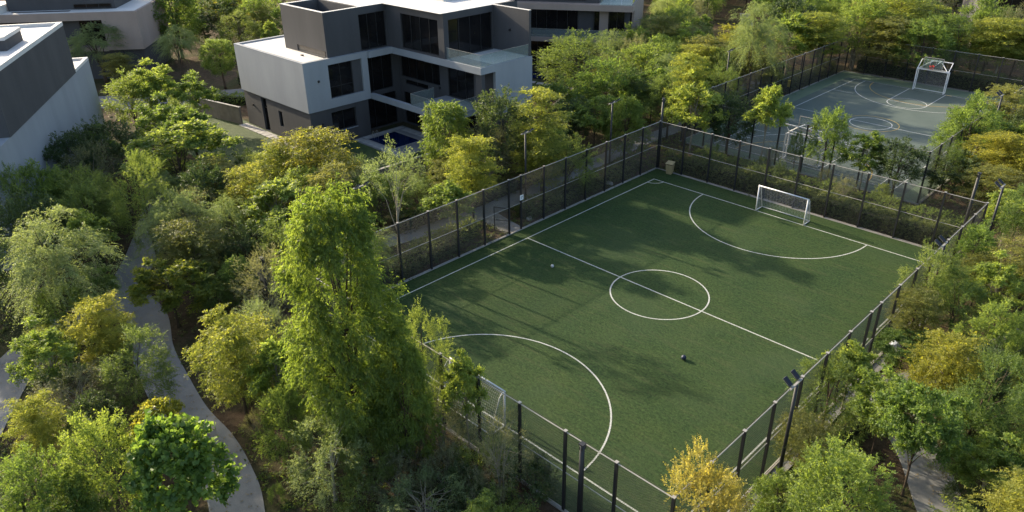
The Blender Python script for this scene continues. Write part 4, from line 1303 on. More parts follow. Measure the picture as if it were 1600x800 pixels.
def sp_tuft(rng, H=5.5, a=1.5, b=1.9, n=34, k=16, nl=13, L=0.62, ll=0.21, lw=0.085, r0=0.07, zmin=-0.5, hang=0.12, stems=1):
    zc = H-b
    k = int(k*1.6)
    C, D = clumps_round(rng, a, b, zc, n, zmin, 0.6, 0.35)
    n = len(C)
    O = np.repeat(C, k, 0)+rng.normal(0, 0.05, (n*k, 3))
    q = rng.normal(0, 1, (n*k, 3))
    q[:, 2] = np.abs(q[:, 2])*0.7+0.1
    Dw = unit(q+0.35*np.repeat(D, k, 0))
    tw = np.clip(np.repeat(rng.random(n), k)*0.8+0.2*rng.random(n*k), 0, 1)
    return sprays(rng, O, Dw, L*(0.6+0.6*rng.random(n*k)), nl, ll, lw, 0.4, 0.65, hang, 1.2, twt=tw), stem_mesh(rng, H, zc+b*0.3, C, r0, 26, stems, start=0.3)

# kind: (builder, keyword sets for the variants, leaf material, bark, object name, category)
SPEC = {
 'feather': (sp_layer, [dict(), dict(tiers=7, a=2.5), dict(tiers=5, a=2.2, H=5.2)], 'feather', 'bark', 'feathery_tree', 'tree'),
 'gold': (sp_layer, [dict(tiers=7, a=2.5), dict(tiers=5, a=2.3, H=5.2)], 'gold', 'bark', 'feathery_tree', 'tree'),
 'olivefeather': (sp_layer, [dict(tiers=6, a=2.2), dict(tiers=5, a=2.4)], 'olivefeather', 'bark', 'feathery_tree', 'tree'),
 'neem': (sp_round, [dict(), dict(a=2.2, n=95, lobe=0.35), dict(a=1.8, b=2.5, n=90, lobe=0.3)], 'neem', 'bark', 'leafy_tree', 'tree'),
 'mid': (sp_round, [dict(ll=0.13, lw=0.05, k=11, nl=13), dict(ll=0.13, lw=0.05, k=11, a=2.3, lobe=0.35), dict(ll=0.12, lw=0.045, k=12, b=2.5, a=1.9)], 'mid', 'bark', 'leafy_tree', 'tree'),
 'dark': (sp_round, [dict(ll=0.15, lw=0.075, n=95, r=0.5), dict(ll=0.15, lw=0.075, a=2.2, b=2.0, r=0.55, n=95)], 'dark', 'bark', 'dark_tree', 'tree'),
 'ghaf': (sp_weep, [dict(), dict(a=2.4, b=2.9, n=85)], 'ghaf', 'bark', 'drooping_tree', 'tree'),
 'olive': (sp_round, [dict(H=4.6, a=1.9, b=1.9, n=75, k=9, nl=12, ll=0.105, lw=0.034, r=0.6, up=0.35, lat=0.5, stems=2, inner=0.55), dict(H=4.6, a=2.1, b=1.8, n=70, k=9, nl=12, ll=0.105, lw=0.034, r=0.65, up=0.4, lat=0.5, stems=3, inner=0.55, lobe=0.4)], 'olive', 'bark_pale', 'grey_leaved_tree', 'tree'),
 'bigleaf': (sp_round, [dict(H=5.5, a=1.8, b=2.2, n=75, k=7, nl=6, ll=0.30, lw=0.26, r=0.6, hang=0.15, upb=1.4, fold=0) if False else dict(H=5.5, a=1.8, b=2.3, n=80, k=7, nl=6, ll=0.29, lw=0.25, r=0.55, hang=0.15, upb=1.5)], 'bigleaf', 'bark', 'broad_leaved_tree', 'tree'),
 'yellowleaf': (sp_tuft, [dict(H=4.6, a=1.7, b=1.7, n=46, k=13, nl=9, ll=0.21, lw=0.11, L=0.5)], 'yellowleaf', 'bark', 'broad_leaved_tree', 'tree'),
 'tuft': (sp_tuft, [dict(), dict(a=1.8, n=40, L=0.7), dict(a=1.6, b=1.5, n=36, H=5.0)], 'tuft', 'bark_pale', 'tufted_tree', 'tree'),
 'greentuft': (sp_tuft, [dict(n=44, a=1.7), dict(a=2.0, n=48, L=0.75, b=1.6)], 'neem', 'bark', 'tufted_tree', 'tree'),
 'silver': (sp_round, [dict(H=5.2, a=1.9, b=2.3, n=75, k=10, nl=14, ll=0.11, lw=0.036, r=0.7, up=0.3, lobe=0.35)], 'ghaf', 'bark_pale', 'silvery_tree', 'tree'),
 'silvershrub': (sp_round, [dict(H=2.2, a=1.3, b=1.2, n=34, k=10, nl=14, ll=0.10, lw=0.034, r=0.6, up=0.5, stems=3)], 'ghaf', 'bark_pale', 'silvery_shrub', 'shrub'),
 'sapling': (sp_round, [dict(H=9.0, a=1.9, b=1.7, n=42, k=8, nl=12, ll=0.13, lw=0.05, r=0.62, lobe=0.45, r0=0.11, inner=0.5, zmin=-0.5)], 'ghaf', 'bark_pale', 'slender_tree', 'tree'),
 'bloom': (sp_round, [dict(H=5.0, a=2.0, b=2.2, n=84, k=8, nl=12, ll=0.11, lw=0.075, r=0.6, inner=0.6, lobe=0.45, up=0.35)], 'bloom', 'bark', 'flowering_tree', 'tree'),
 'dry': (sp_round, [dict(H=4.2, a=1.8, b=1.9, n=70, k=8, nl=12, ll=0.09, lw=0.022, r=0.7, up=0.6, stems=3)], 'dry', 'bark_pale', 'bare_shrub', 'shrub'),
 'drop': (sp_column, [dict()], 'drop', 'bark', 'tall_drooping_tree', 'tree'),
 'dropsmall': (sp_column, [dict(H=7.5, a=1.9, n=200, k=10, ll=0.2, lw=0.06, r=0.6, r0=0.1, z0=0.22)], 'drop', 'bark', 'drooping_tree', 'tree'),
 'cone': (sp_layer, [dict(H=8.0, a=2.0, tiers=10, pads=8, z0=0.2, r=0.7)], 'feather', 'bark', 'feathery_tree', 'tree'),
 'clipped': (sp_round, [dict(H=6.0, a=1.7, b=1.9, n=150, r=0.42, k=9, nl=12, ll=0.12, lw=0.055, inner=0.2, lobe=0.08, zmin=-0.9)], 'neem', 'bark', 'clipped_tree', 'tree'),
 'shrub': (sp_round, [dict(H=1.7, a=0.95, b=0.9, n=30, r=0.45, k=9, nl=10, ll=0.11, lw=0.05, r0=0.04, stems=3, zmin=-0.5), dict(H=1.5, a=1.1, b=0.8, n=30, r=0.45, k=9, nl=10, ll=0.12, lw=0.045, r0=0.04, stems=3, zmin=-0.5, lobe=0.4)], 'mid', 'bark', 'shrub', 'shrub'),
 'greyshrub': (sp_round, [dict(H=1.7, a=1.0, b=0.95, n=30, r=0.5, k=9, nl=12, ll=0.085, lw=0.028, r0=0.04, stems=3, zmin=-0.4, up=0.5)], 'olive', 'bark_pale', 'grey_shrub', 'shrub'),
 'paleshrub': (sp_tuft, [dict(H=2.4, a=1.3, b=1.3, n=40, k=14, nl=13, ll=0.11, lw=0.045, L=0.5, r0=0.05, stems=3)], 'tuft', 'bark', 'shrub', 'shrub'),
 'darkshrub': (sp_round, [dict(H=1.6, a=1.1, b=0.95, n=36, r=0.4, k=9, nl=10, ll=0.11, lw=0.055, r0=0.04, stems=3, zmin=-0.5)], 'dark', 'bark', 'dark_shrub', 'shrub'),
}
PROTO = {}
def proto(kind, var):
    if (kind, var) not in PROTO:
        fn, kws, lm, bark, nm, cat = SPEC[kind]
        rng = np.random.default_rng(abs(hash_str(kind))*7+var)
        (P, tint), tr = fn(rng, **kws[var])
        H = float(np.percentile(P[:, 2, 2], 99.7))
        R = float(np.percentile(np.hypot(P[:, 2, 0], P[:, 2, 1]), 96))
        cm = leaf_mesh('crown', P, tint)
        cm.materials.append(LM[lm])
        tr.materials.append(M[bark])
        PROTO[kind, var] = (cm, tr, H, R)
    return PROTO[kind, var]
def hash_str(s):
    h = 0
    for ch in s: h = (h*31+ord(ch)) % 100003
    return h

TREES = []
trng = random.Random(77)
def plant(kind, x, y, h, width, label, group=None, name=None):
    nv = len(SPEC[kind][1])
    v = trng.randrange(nv)
    cm, tr, H, R = proto(kind, v)
    t = empty(name or SPEC[kind][4], (x, y, GZ), trng.uniform(0, 6.28), label, SPEC[kind][5], group)
    t.rotation_euler = (trng.uniform(-0.04, 0.04), trng.uniform(-0.04, 0.04), t.rotation_euler[2])
    sxy = width/2/R
    sz = h/H
    ax = trng.uniform(0.9, 1.12)
    for nm, me in (('trunk', tr), ('crown', cm)):
        o = obj(nm, me, None, t)
        o.scale = (sxy*ax, sxy/ax, sz)
    TREES.append((x, y, width/2))
    return t

def inside(poly, x, y):
    c = False
    for (x0, y0), (x1, y1) in zip(poly, poly[1:]+poly[:1]):
        if (y0 > y) != (y1 > y) and x < (x1-x0)*(y-y0)/(y1-y0)+x0: c = not c
    return c

def blocked(x, y, r):
    """true where no tree can stand: courts, walls, villas, paths"""
    def rect(x0, x1, y0, y1): return x0-r < x < x1+r and y0-r < y < y1+r
    if rect(X1, X2, Y1, Y2) or rect(CX1, CX2, CY1, CY2): return True
    if rect(-50.7, -38, -0.4, 22) or rect(-39, -25.4, 9, 22): return True
    if rect(-38, -31, 4, 9): return True
    c, s = math.cos(-ang2), math.sin(-ang2)
    lx, ly = c*(x-v2a[0])-s*(y-v2a[1]), s*(x-v2a[0])+c*(y-v2a[1])
    if -14-r < lx < L2+r and -0.5-r < ly < 14+r: return True
    lx, ly = v4_local((x, y))
    if -27-r < lx < r and -r < ly < 7.5+r: return True
    c, s = math.cos(-ang3), math.sin(-ang3)
    lx, ly = c*(x-v3b[0])-s*(y-v3b[1]), s*(x-v3b[0])+c*(y-v3b[1])
    if -22-r < lx < r and -r < ly < 11+r: return True
    rr_ = min(r, 0.35)
    return any((x-p[0])**2+(y-p[1])**2 < (p[2]+rr_)**2 for p in PATHS)

# x, top y, crown width px, height m, kind, label
T = [
# corner below the blank villa wall and along the winding path
(55, 505, 118, 5.0, 'tuft', 'dense lime-edged tree above the pale road at the picture edge'),
(150, 468, 96, 5.2, 'feather', 'golden feathery tree just beside the bend of the winding path'),
(186, 512, 124, 5.0, 'mid', 'soft green round tree leaning over the winding path, dark trunk'),
(108, 572, 150, 3.6, 'olive', 'wide grey-green bushy tree between lime-edged tree and pale yellow tree'),
(42, 626, 86, 4.2, 'feather', 'pale yellow feathery tree beside the road at picture edge'),
(135, 646, 118, 6.0, 'neem', 'fresh green tree standing next to the broad-leaved tree'),
(28, 706, 140, 5.0, 'neem', 'green spreading tree in the bottom corner below pale yellow tree'),
(95, 742, 110, 3.6, 'greentuft', 'green tufted tree at bottom edge below the fresh green tree'),
(262, 652, 150, 5.8, 'bigleaf', 'large-leaved bright green tree beside the path, bottom edge'),
(232, 628, 100, 3.4, 'yellowleaf', 'small yellow-brown leaved tree between path and large-leaved tree'),
(62, 340, 196, 7.2, 'ghaf', 'large pale grey-green drooping tree at the picture edge'),
(272, 301, 132, 6.2, 'ghaf', 'blue-green drooping tree overhanging the head of the path'),
(288, 348, 112, 5.2, 'olivefeather', 'olive-gold feathery tree right under the blue-green drooping tree'),
(252, 402, 128, 4.6, 'yellowleaf', 'yellow broad-leaved tree at the bend of the winding path'),
(76, 447, 104, 4.0, 'neem', 'bright green tree in front of the large grey-green drooping tree'),
(140, 420, 80, 3.6, 'greentuft', 'green tufted tree between grey-green drooping tree and path'),
(48, 254, 124, 6.2, 'neem', 'vivid green tree below the blank villa wall'),
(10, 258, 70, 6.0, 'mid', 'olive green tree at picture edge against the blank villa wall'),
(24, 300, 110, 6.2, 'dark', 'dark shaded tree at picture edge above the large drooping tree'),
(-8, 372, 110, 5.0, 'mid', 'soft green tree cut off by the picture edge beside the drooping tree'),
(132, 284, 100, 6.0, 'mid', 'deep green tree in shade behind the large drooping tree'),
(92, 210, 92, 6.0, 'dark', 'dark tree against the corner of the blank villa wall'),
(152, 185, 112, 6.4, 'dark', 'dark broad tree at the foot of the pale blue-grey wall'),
(205, 235, 90, 6.0, 'mid', 'shaded green tree between the dark trees and feathery green tree'),
(265, 196, 168, 7.0, 'greentuft', 'large feathery green tree beside the villa lawn'),
(326, 246, 84, 5.2, 'olivefeather', 'olive-yellow feathery tree beside the large feathery green tree'),
(242, 150, 110, 6.6, 'tuft', 'lime green layered tree between the villas'),
(292, 168, 84, 6.2, 'greentuft', 'green tufted tree beside the beige garden wall'),
(228, 92, 92, 7.2, 'tuft', 'lime tufted tree below the clipped hedge-like tree'),
(192, 112, 86, 6.4, 'neem', 'green tree beside the low corner of the pale blue-grey wall'),
(290, 112, 84, 6.0, 'tuft', 'lime tree in front of the thin grey-green tree'),
(143, 38, 96, 7.0, 'ghaf', 'willow-like drooping tree between blank wall and taupe villa'),
(178, 84, 48, 4.0, 'olivefeather', 'small yellowish feathery tree at the foot of the willow-like tree'),
(216, 26, 62, 6.4, 'clipped', 'clipped dense green tree against the taupe villa wall'),
(270, 42, 70, 6.4, 'ghaf', 'thin grey-green tree beside the street between two clipped trees'),
(338, 61, 56, 5.8, 'clipped', 'clipped round tree on a bare stem beside the street'),
(262, -22, 92, 9.5, 'dropsmall', 'tall dark drooping tree behind the thin grey-green tree'),
(335, -2, 86, 7.0, 'dark', 'dark rounded tree behind the street at the top edge'),
(372, 18, 74, 6.2, 'mid', 'green rounded tree behind the flat roof of the pale villa'),
(345, -22, 60, 8.0, 'gold', 'yellow-topped tree at the top edge behind dark rounded tree'),
(408, 12, 44, 6.0, 'olivefeather', 'small brownish-gold tree behind the pale villa roof'),
(418, 33, 34, 5.2, 'tuft', 'narrow pale green tree touching the pale villa roof edge'),
(436, 2, 50, 7.0, 'neem', 'green tree beside the charcoal rooftop block of the pale villa'),
(396, -14, 60, 8.0, 'neem', 'bright tree at the top edge behind brownish-gold tree'),
# middle: below the pale villa
(485, 207, 146, 6.2, 'gold', 'broad golden feathery tree in front of the pale villa'),
(424, 230, 78, 5.6, 'feather', 'smaller golden feathery tree beside the dark clump on villa lawn'),
(424, 270, 66, 4.0, 'feather', 'low bright yellow-green feathery tree below the golden feathery tree'),
(382, 234, 48, 2.6, 'darkshrub', 'black-green clipped clump standing on the villa lawn'),
(425, 284, 140, 5.4, 'tuft', 'pale lime open-crowned tree below the golden trees'),
(512, 258, 78, 5.6, 'olivefeather', 'olive feathery tree behind top of the tall bright drooping tree'),
(556, 244, 70, 3.6, 'mid', 'green rounded tree on villa lawn behind the floodlight'),
(470, 300, 84, 5.0, 'olivefeather', 'pale olive tree touching the crown of the tall drooping tree'),
(415, 388, 116, 5.0, 'olive', 'thin grey twiggy tree with a slim black pole inside'),
(436, 348, 90, 4.8, 'mid', 'shaded green tree beside tall bright drooping tree, above grey twiggy tree'),
(372, 352, 80, 4.4, 'dark', 'dark green tree between olive-gold tree and pale lime tree'),
(366, 398, 66, 4.0, 'neem', 'small vivid green tree next to the yellow broad-leaved tree'),
(330, 425, 70, 3.4, 'mid', 'green tree behind the yellow broad-leaved tree'),
(402, 464, 112, 4.4, 'silver', 'pale rounded bush-like tree above the pale yellow feathery tree'),
(353, 497, 134, 6.0, 'feather', 'pale yellow feathery tree on bare trunk beside the path'),
(425, 538, 100, 5.4, 'tuft', 'lime broad-tufted tree between path and tall drooping tree'),
(432, 606, 92, 4.6, 'neem', 'vivid green tree below the lime broad-tufted tree'),
(500, 630, 134, 5.2, 'silver', 'pale silvery green feathery tree below the tall drooping tree'),
(648, 470, 92, 5.6, 'mid', 'soft green tree against the near pitch corner behind the tall tree'),
(686, 622, 112, 3.4, 'olive', 'grey-brown twiggy tree beside the sapling at near fence'),
(782, 652, 120, 4.4, 'olive', 'grey-brown leaved tree pressed against the near goal fence'),
(640, 655, 110, 2.8, 'greyshrub', 'grey-green bush on bare soil below the tall drooping tree'),
(612, 712, 120, 2.4, 'greyshrub', 'pale grey bush at the bottom edge, beside silvery green tree'),
(660, 752, 150, 2.4, 'silvershrub', 'pale green bush at bottom edge below the grey bushes'),
(690, 700, 110, 2.4, 'greyshrub', 'grey-brown bush on bare soil below the bright sapling'),
(745, 745, 110, 2.2, 'greyshrub', 'grey bush at bottom edge beside the dark green bush'),
(575, 676, 96, 3.0, 'mid', 'soft green bushy tree at foot of the tall bright drooping tree'),
(620, 640, 84, 2.6, 'olive', 'small grey olive tree near the foot of the tall tree'),
(745, 690, 90, 2.2, 'shrub', 'green bush between bright sapling and grey-brown leaved tree'),
(560, 735, 90, 2.0, 'shrub', 'green bush at bottom edge between silvery tree and grey bush'),
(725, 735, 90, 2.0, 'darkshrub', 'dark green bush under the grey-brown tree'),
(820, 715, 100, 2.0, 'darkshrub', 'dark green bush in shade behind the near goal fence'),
(785, 775, 110, 2.0, 'shrub', 'green bush at bottom edge below near goal fence'),
(590, 600, 90, 3.6, 'dark', 'dark shaded tree in the gap beside the tall drooping tree trunk'),
# strip between villas and villa-side fence
(690, 160, 92, 7.2, 'dropsmall', 'bright green drooping tree in front of the pale villa balcony'),
(735, 214, 90, 6.4, 'feather', 'tan-gold feathery tree beside the path near the open gate'),
(702, 286, 86, 4.2, 'tuft', 'small lime broad-tufted tree between tan-gold tree and fence'),
(780, 138, 104, 8.2, 'dark', 'dark glossy rounded tree against the pale villa corner'),
(762, 188, 88, 6.0, 'olive', 'brownish grey tree below the dark glossy tree'),
(848, 140, 96, 8.2, 'cone', 'tall yellow-green conical tree beside the floodlight mast'),
(886, 212, 80, 5.2, 'mid', 'green layered tree beside the yellow-green conical tree'),
(832, 196, 70, 5.0, 'cone', 'low yellow-green tree at the foot of the conical tree'),
(932, 150, 84, 6.0, 'greentuft', 'fresh green tree beside floodlight mast near the far corner'),
(980, 152, 72, 5.8, 'dropsmall', 'vivid green drooping tree just behind the far pitch corner fence'),
(912, 50, 140, 8.0, 'mid', 'large pale green tree in front of the taupe villa'),
(872, 120, 80, 5.6, 'neem', 'dark-based green tree beside the pool of the taupe villa'),
(948, 90, 116, 7.2, 'neem', 'large bright green tree in front of the large pale tree'),
(1012, 58, 104, 7.6, 'neem', 'bright green tree at the corner of the taupe villa'),
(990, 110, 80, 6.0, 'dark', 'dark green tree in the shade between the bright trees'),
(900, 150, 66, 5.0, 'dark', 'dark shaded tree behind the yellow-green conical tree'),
(1080, 84, 62, 8.2, 'feather', 'yellow-topped tree rising behind the bright tufted tree'),
(1090, 112, 106, 7.4, 'tuft', 'bright tufted tree on pale stems near the far pitch corner'),
(1146, 148, 72, 5.4, 'dark', 'dark green tree beside the bright tufted tree'),
(1205, 134, 66, 5.2, 'tuft', 'young lime tree between the two courts beside the steel goal'),
(1304, 166, 66, 5.0, 'neem', 'young green tree in front of steel goal, between two courts'),
(1250, 204, 26, 3.0, 'mid', 'small dark sapling in front of the near steel goal'),
(1362, 206, 62, 3.8, 'tuft', 'young lime tree between courts, next to dark rounded tree'),
(1414, 216, 82, 4.2, 'dark', 'dark rounded tree between courts near the court corner posts'),
(588, 262, 84, 4.6, 'neem', 'soft green tree close behind the slender bare-trunked tree'),
(652, 284, 74, 3.0, 'mid', 'low green tree between slender tree and bright drooping tree'),
# beyond the hard court and its path
(1038, 26, 90, 7.0, 'olivefeather', 'olive tree at the top edge beyond the taupe villa corner'),
(1070, 8, 90, 8.0, 'mid', 'brownish green wide tree at the top edge before the far path'),
(1092, 36, 60, 6.2, 'olive', 'dull green tree beside the far path'),
(1108, 56, 84, 6.2, 'olivefeather', 'olive-yellow tree between far path and hard court fence'),
(1158, 40, 84, 6.8, 'gold', 'golden tree behind the floodlight mast of hard court'),
(1186, 6, 100, 8.0, 'ghaf', 'pale grey-green rounded tree near the far path'),
(1208, 36, 76, 6.6, 'dry', 'brownish bare-twigged tree behind the golden tree'),
(1190, 78, 90, 5.4, 'olivefeather', 'yellowish tree against the hard court fence'),
(1136, 98, 60, 5.0, 'mid', 'green tree at the foot of the hard court floodlight mast'),
(1242, 22, 72, 7.4, 'tuft', 'lime tree with dark trunk beside the sandy clearing'),
(1290, 20, 80, 7.6, 'feather', 'yellow-green tree behind the hard court fence corner'),
(1246, -14, 90, 9.0, 'dark', 'dark tree at top edge beyond the sandy clearing'),
(1345, 30, 84, 7.0, 'olive', 'grey-brown tree behind the hard court corner'),
(1400, 26, 96, 7.2, 'olivefeather', 'dull gold spreading tree behind the hard court far fence'),
(1452, 26, 96, 7.4, 'neem', 'bright green tree behind the hard court steel goal'),
(1510, 22, 96, 7.4, 'mid', 'green rounded tree behind far fence beyond the steel goal'),
(1494, 52, 50, 4.6, 'tuft', 'small lime tree just behind far fence beyond steel goal'),
(1558, 28, 86, 7.2, 'feather', 'golden feathery tree behind the far fence of hard court'),
(1604, 30, 60, 7.2, 'feather', 'golden feathery tree at the far picture corner'),
(1420, -12, 110, 9.0, 'feather', 'yellow-green tall tree at top edge behind the steel goal'),
(1350, -10, 90, 9.0, 'neem', 'tall green tree at the top edge beyond court corner'),
(1545, -10, 100, 9.0, 'neem', 'tall green tree at top edge beside dark building'),
# beside the hard court
(1536, 146, 90, 5.0, 'neem', 'green tree leaning over the hard court beside half-hidden mast'),
(1582, 134, 80, 5.0, 'olivefeather', 'tan-yellow tree at picture edge beside the hard court'),
(1540, 178, 120, 4.6, 'greentuft', 'light green spreading tree over the hard court fence'),
(1490, 222, 66, 4.0, 'mid', 'olive green tree at the hard court corner'),
(1578, 208, 116, 5.2, 'gold', 'large golden tree above the turf pitch corner'),
(1505, 242, 96, 3.6, 'dark', 'dark green bush-like tree behind the turf pitch corner fence'),
(1568, 262, 90, 4.0, 'olivefeather', 'yellow-green low tree at the turf pitch corner'),
(1590, 300, 80, 4.2, 'tuft', 'light green tree at picture edge below the golden tree'),
# sunlit wood beside the pitch
(1536, 342, 80, 4.8, 'neem', 'deep green dense tree beside the pitch fence'),
(1592, 358, 70, 4.0, 'dry', 'bare brown twiggy bush at the picture edge'),
(1468, 384, 100, 4.2, 'mid', 'feathery soft green tree hanging over the far fence section'),
(1575, 400, 96, 4.6, 'tuft', 'light green leafy tree below the bare brown bush'),
(1510, 425, 100, 4.6, 'mid', 'mid green tree in the sunlit wood behind the feathery one'),
(1440, 455, 90, 4.0, 'olivefeather', 'yellowish green tree pressed against the pitch fence'),
(1560, 470, 100, 5.0, 'neem', 'green rounded tree at picture edge above the yellow tree'),
(1420, 520, 110, 3.4, 'greentuft', 'light green low tree by the gate in the fence'),
(1340, 538, 84, 3.4, 'tuft', 'lime young tree covering the fence foot near halfway line'),
(1502, 532, 128, 5.2, 'gold', 'vivid golden layered tree in the sunlit wood'),
(1308, 566, 116, 4.0, 'mid', 'soft dark green tree pressed against the pitch fence'),
(1395, 588, 110, 4.6, 'greentuft', 'layered green tree hanging over the sunlit path'),
(1462, 604, 130, 5.0, 'greentuft', 'light green layered tree on the far side of sunlit path'),
(1565, 552, 130, 6.0, 'mid', 'large grey-green tree at the picture edge below the golden one'),
(1530, 620, 100, 4.6, 'neem', 'green drooping tree beside bare soil and bamboo-like stems'),
(1345, 694, 158, 6.2, 'neem', 'big vivid green tree at bottom edge beside the sunlit path'),
(1565, 684, 120, 4.8, 'tuft', 'pale lime tree in the bottom corner'),
(1112, 704, 190, 5.4, 'bloom', 'yellow flowering tree at the near corner of the pitch'),
(1262, 652, 96, 3.0, 'olivefeather', 'pale yellowish bush between pitch fence and vivid tree'),
(1228, 742, 110, 2.2, 'paleshrub', 'pale bush at bottom edge below the floodlight mast'),
(1275, 760, 90, 2.0, 'shrub', 'green bush at the bottom edge beside vivid tree'),
(1480, 700, 60, 1.2, 'greyshrub', 'grey-green bush beside the bend of the sunlit path'),
(1512, 755, 60, 1.2, 'darkshrub', 'dark low bush at the edge of the sunlit path'),
]

def fit(px, py, h0, r=0.45):
    """ground position whose tree of about height h0 tops out at the pixel, clear of paths and courts"""
    for k in range(60):
        for s in (1, -1):
            h = h0*(1+s*0.02*k)
            if h < 0.9: continue
            p = at(px, py, h+GZ)
            if not blocked(p[0], p[1], r): return p[0], p[1], h
    p = at(px, py, h0)
    print('NOFIT', px, py)
    return p[0], p[1], h0

for px, py, w, h, kind, label in T:
    x, y, hh = fit(px, py, h, 0.5 if h > 2.6 else 0.3)
    d = depth((x, y, hh*0.7))
    plant(kind, x, y, hh, w*d/FPX, label)
    if abs(hh-h) > 1.2: print('HFIT', label, h, round(hh, 2))

# the tall bright tree in the middle, and two saplings
plant('drop', -0.6, -21.4, 13.1, 4.5, 'tall bright green drooping tree standing beside the near pitch corner')
plant('dropsmall', 0.9, -20.3, 6.8, 2.6, 'lower drooping tree growing against the tall bright green tree')
plant('sapling', -13.9, -9.3, 9.2, 4.0, 'slender tree with bare pale trunk just outside the villa-side fence')
x, y, hh = fit(727, 553, 4.6)
plant('tuft', x, y, hh, 2.0, 'bright sapling hiding half of the near football goal')

# hedges
def hedge(p, q, w, h, label, mat='cover', dens=130, ll=0.13, lw=0.06, seed=1, name='hedge'):
    rng = np.random.default_rng(seed)
    p, q = np.array(p, float), np.array(q, float)
    L = np.linalg.norm(q-p)
    he = empty(name, (*p, GZ), math.atan2(q[1]-p[1], q[0]-p[0]), label, 'hedge')
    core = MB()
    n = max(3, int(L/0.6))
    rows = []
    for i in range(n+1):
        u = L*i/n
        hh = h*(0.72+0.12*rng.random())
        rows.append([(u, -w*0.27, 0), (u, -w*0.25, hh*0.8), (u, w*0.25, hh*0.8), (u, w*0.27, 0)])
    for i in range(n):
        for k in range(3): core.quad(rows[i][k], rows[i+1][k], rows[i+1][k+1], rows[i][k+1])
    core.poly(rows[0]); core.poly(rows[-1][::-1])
    obj('twigs', core, M['shade_core'], he)  # solid core in place of twigs, coloured as dark as the shaded inside
    N = int(dens*L*(w+2*h)/3.2)
    u = rng.random(N)*L
    s = rng.random(N)*(w+2*h)
    side = np.where(s < h, -1, np.where(s > h+w, 1, 0))
    bumpy = 1+0.13*np.sin(u*1.7+seed)+0.1*np.sin(u*3.9+2*seed)
    v = np.where(side == 0, (rng.random(N)-0.5)*w*0.8, side*w*0.38)
    z = np.where(side == 0, h*0.82*bumpy, rng.random(N)**0.8*h*0.85*bumpy)
    O = np.stack([u, v, z], 1)+rng.normal(0, 0.07, (N, 3))
    D = np.stack([rng.normal(0, 0.5, N), side*0.9+rng.normal(0, 0.4, N), np.where(side == 0, 1.0, 0.35)+rng.normal(0, 0.3, N)], 1)
    P, tint = sprays(rng, O, unit(D), 0.22+0.3*rng.random(N), 8, ll, lw, 0.35, 0.65, 0.05, 0.9, twt=np.clip(0.5+0.35*np.sin(u*0.9+seed)+rng.normal(0, 0.2, N), 0, 1))
    cm = leaf_mesh('foliage', P, tint)
    cm.materials.append(LM[mat])
    obj('foliage', cm, None, he)
    TREES.append(((p[0]+q[0])/2, (p[1]+q[1])/2, 0.5))
    return he
hedge((X1+0.5, Y2+1.15), (X2-0.4, Y2+1.15), 1.5, 1.55, 'long dark hedge behind the far goal fence of the turf pitch', 'cover', 150, seed=2)
hedge((X1+1.5, Y2+3.6), (X2-1.5, Y2+3.8), 1.6, 1.25, 'second low hedge between the turf pitch and hard court', 'mid', 110, seed=12)
hedge((X1-1.25, -13.5), (X1-1.25, -4.6), 1.3, 1.3, 'clipped hedge along the villa-side fence below the open gate', 'cover', 150, seed=3)
hedge((X1-2.2, -7.2), (X1-2.1, -2.0), 1.3, 1.15, 'sunlit light green hedge between path and villa-side fence', 'mid', 140, seed=4)
hedge((X1-1.3, 2.2), (X1-1.4, 16.5), 1.3, 1.2, 'dark hedge along villa-side fence beyond the open gate', 'cover', 140, seed=5)
hedge((X1-6.2, -6.0), (X1-5.4, 12.0), 1.3, 1.4, 'hedge on the villa side of the long path', 'cover', 110, seed=6)
hedge((CX1-1.3, CY1+3), (CX1-1.3, CY2-1), 1.2, 1.6, 'dark hedge outside the hard court on the wooded path side', 'cover', 110, seed=7)
hedge((CX1+1, CY2+1.4), (CX2-1, CY2+1.4), 1.5, 2.1, 'tall dark hedge behind the far goal of the hard court', 'cover', 120, seed=8)
hedge((-62.5, -1.0), (-55.0, 4.6), 1.2, 1.2, 'low hedge on top of the beige garden wall beside street', 'mid', 120, seed=9)
hedge((-65.5, 6.5), (-60.0, 13.0), 1.2, 1.6, 'hedge on the far side of the street behind clipped tree', 'cover', 100, seed=10)
hedge((X2+1.5, -15.5), (X2+1.5, -2.2), 1.0, 0.8, 'low sunlit shrubs in a row outside the pitch fence', 'mid', 120, seed=11)

# trees that fill the wood behind, told apart by nothing
PROT = [
 [(325, 165), (385, 165), (475, 225), (440, 245), (330, 230)],
 [(600, 350), (1030, 180), (1240, 160), (1325, 50), (1600, 95), (1600, 130), (1530, 150), (1440, 290), (1560, 300), (1440, 440), (1060, 800), (860, 800), (690, 560), (620, 470)],
 [(355, 60), (440, 0), (1000, 0), (1000, 20), (880, 60), (835, 160), (740, 185), (650, 225), (590, 250), (470, 240), (320, 190)],
 [(0, 0), (232, 0), (232, 30), (200, 100), (160, 190), (0, 270)],
 [(150, 480), (190, 400), (230, 400), (260, 500), (300, 600), (380, 700), (430, 800), (310, 800), (230, 660), (200, 520)],
 [(0, 580), (40, 590), (30, 670), (0, 670)],
 [(1380, 640), (1440, 660), (1530, 800), (1420, 800)], [(1380, 570), (1440, 580), (1440, 640), (1390, 640)],
 [(600, 360), (770, 300), (800, 350), (640, 430)], [(1210, 60), (1280, 60), (1270, 120), (1210, 120)], [(1110, 20), (1150, 0), (1150, 40), (1110, 60)],
]
def pix(x, y, z):
    d = np.array([x, y, z])-CAM
    w = d @ _f
    return 800+FPX*(d @ CR)/w, 400-FPX*(d @ CU)/w, w
frng = random.Random(21)
KINDS = ['neem', 'mid', 'mid', 'dark', 'olivefeather', 'neem', 'greentuft', 'feather', 'ghaf', 'tuft', 'olive']
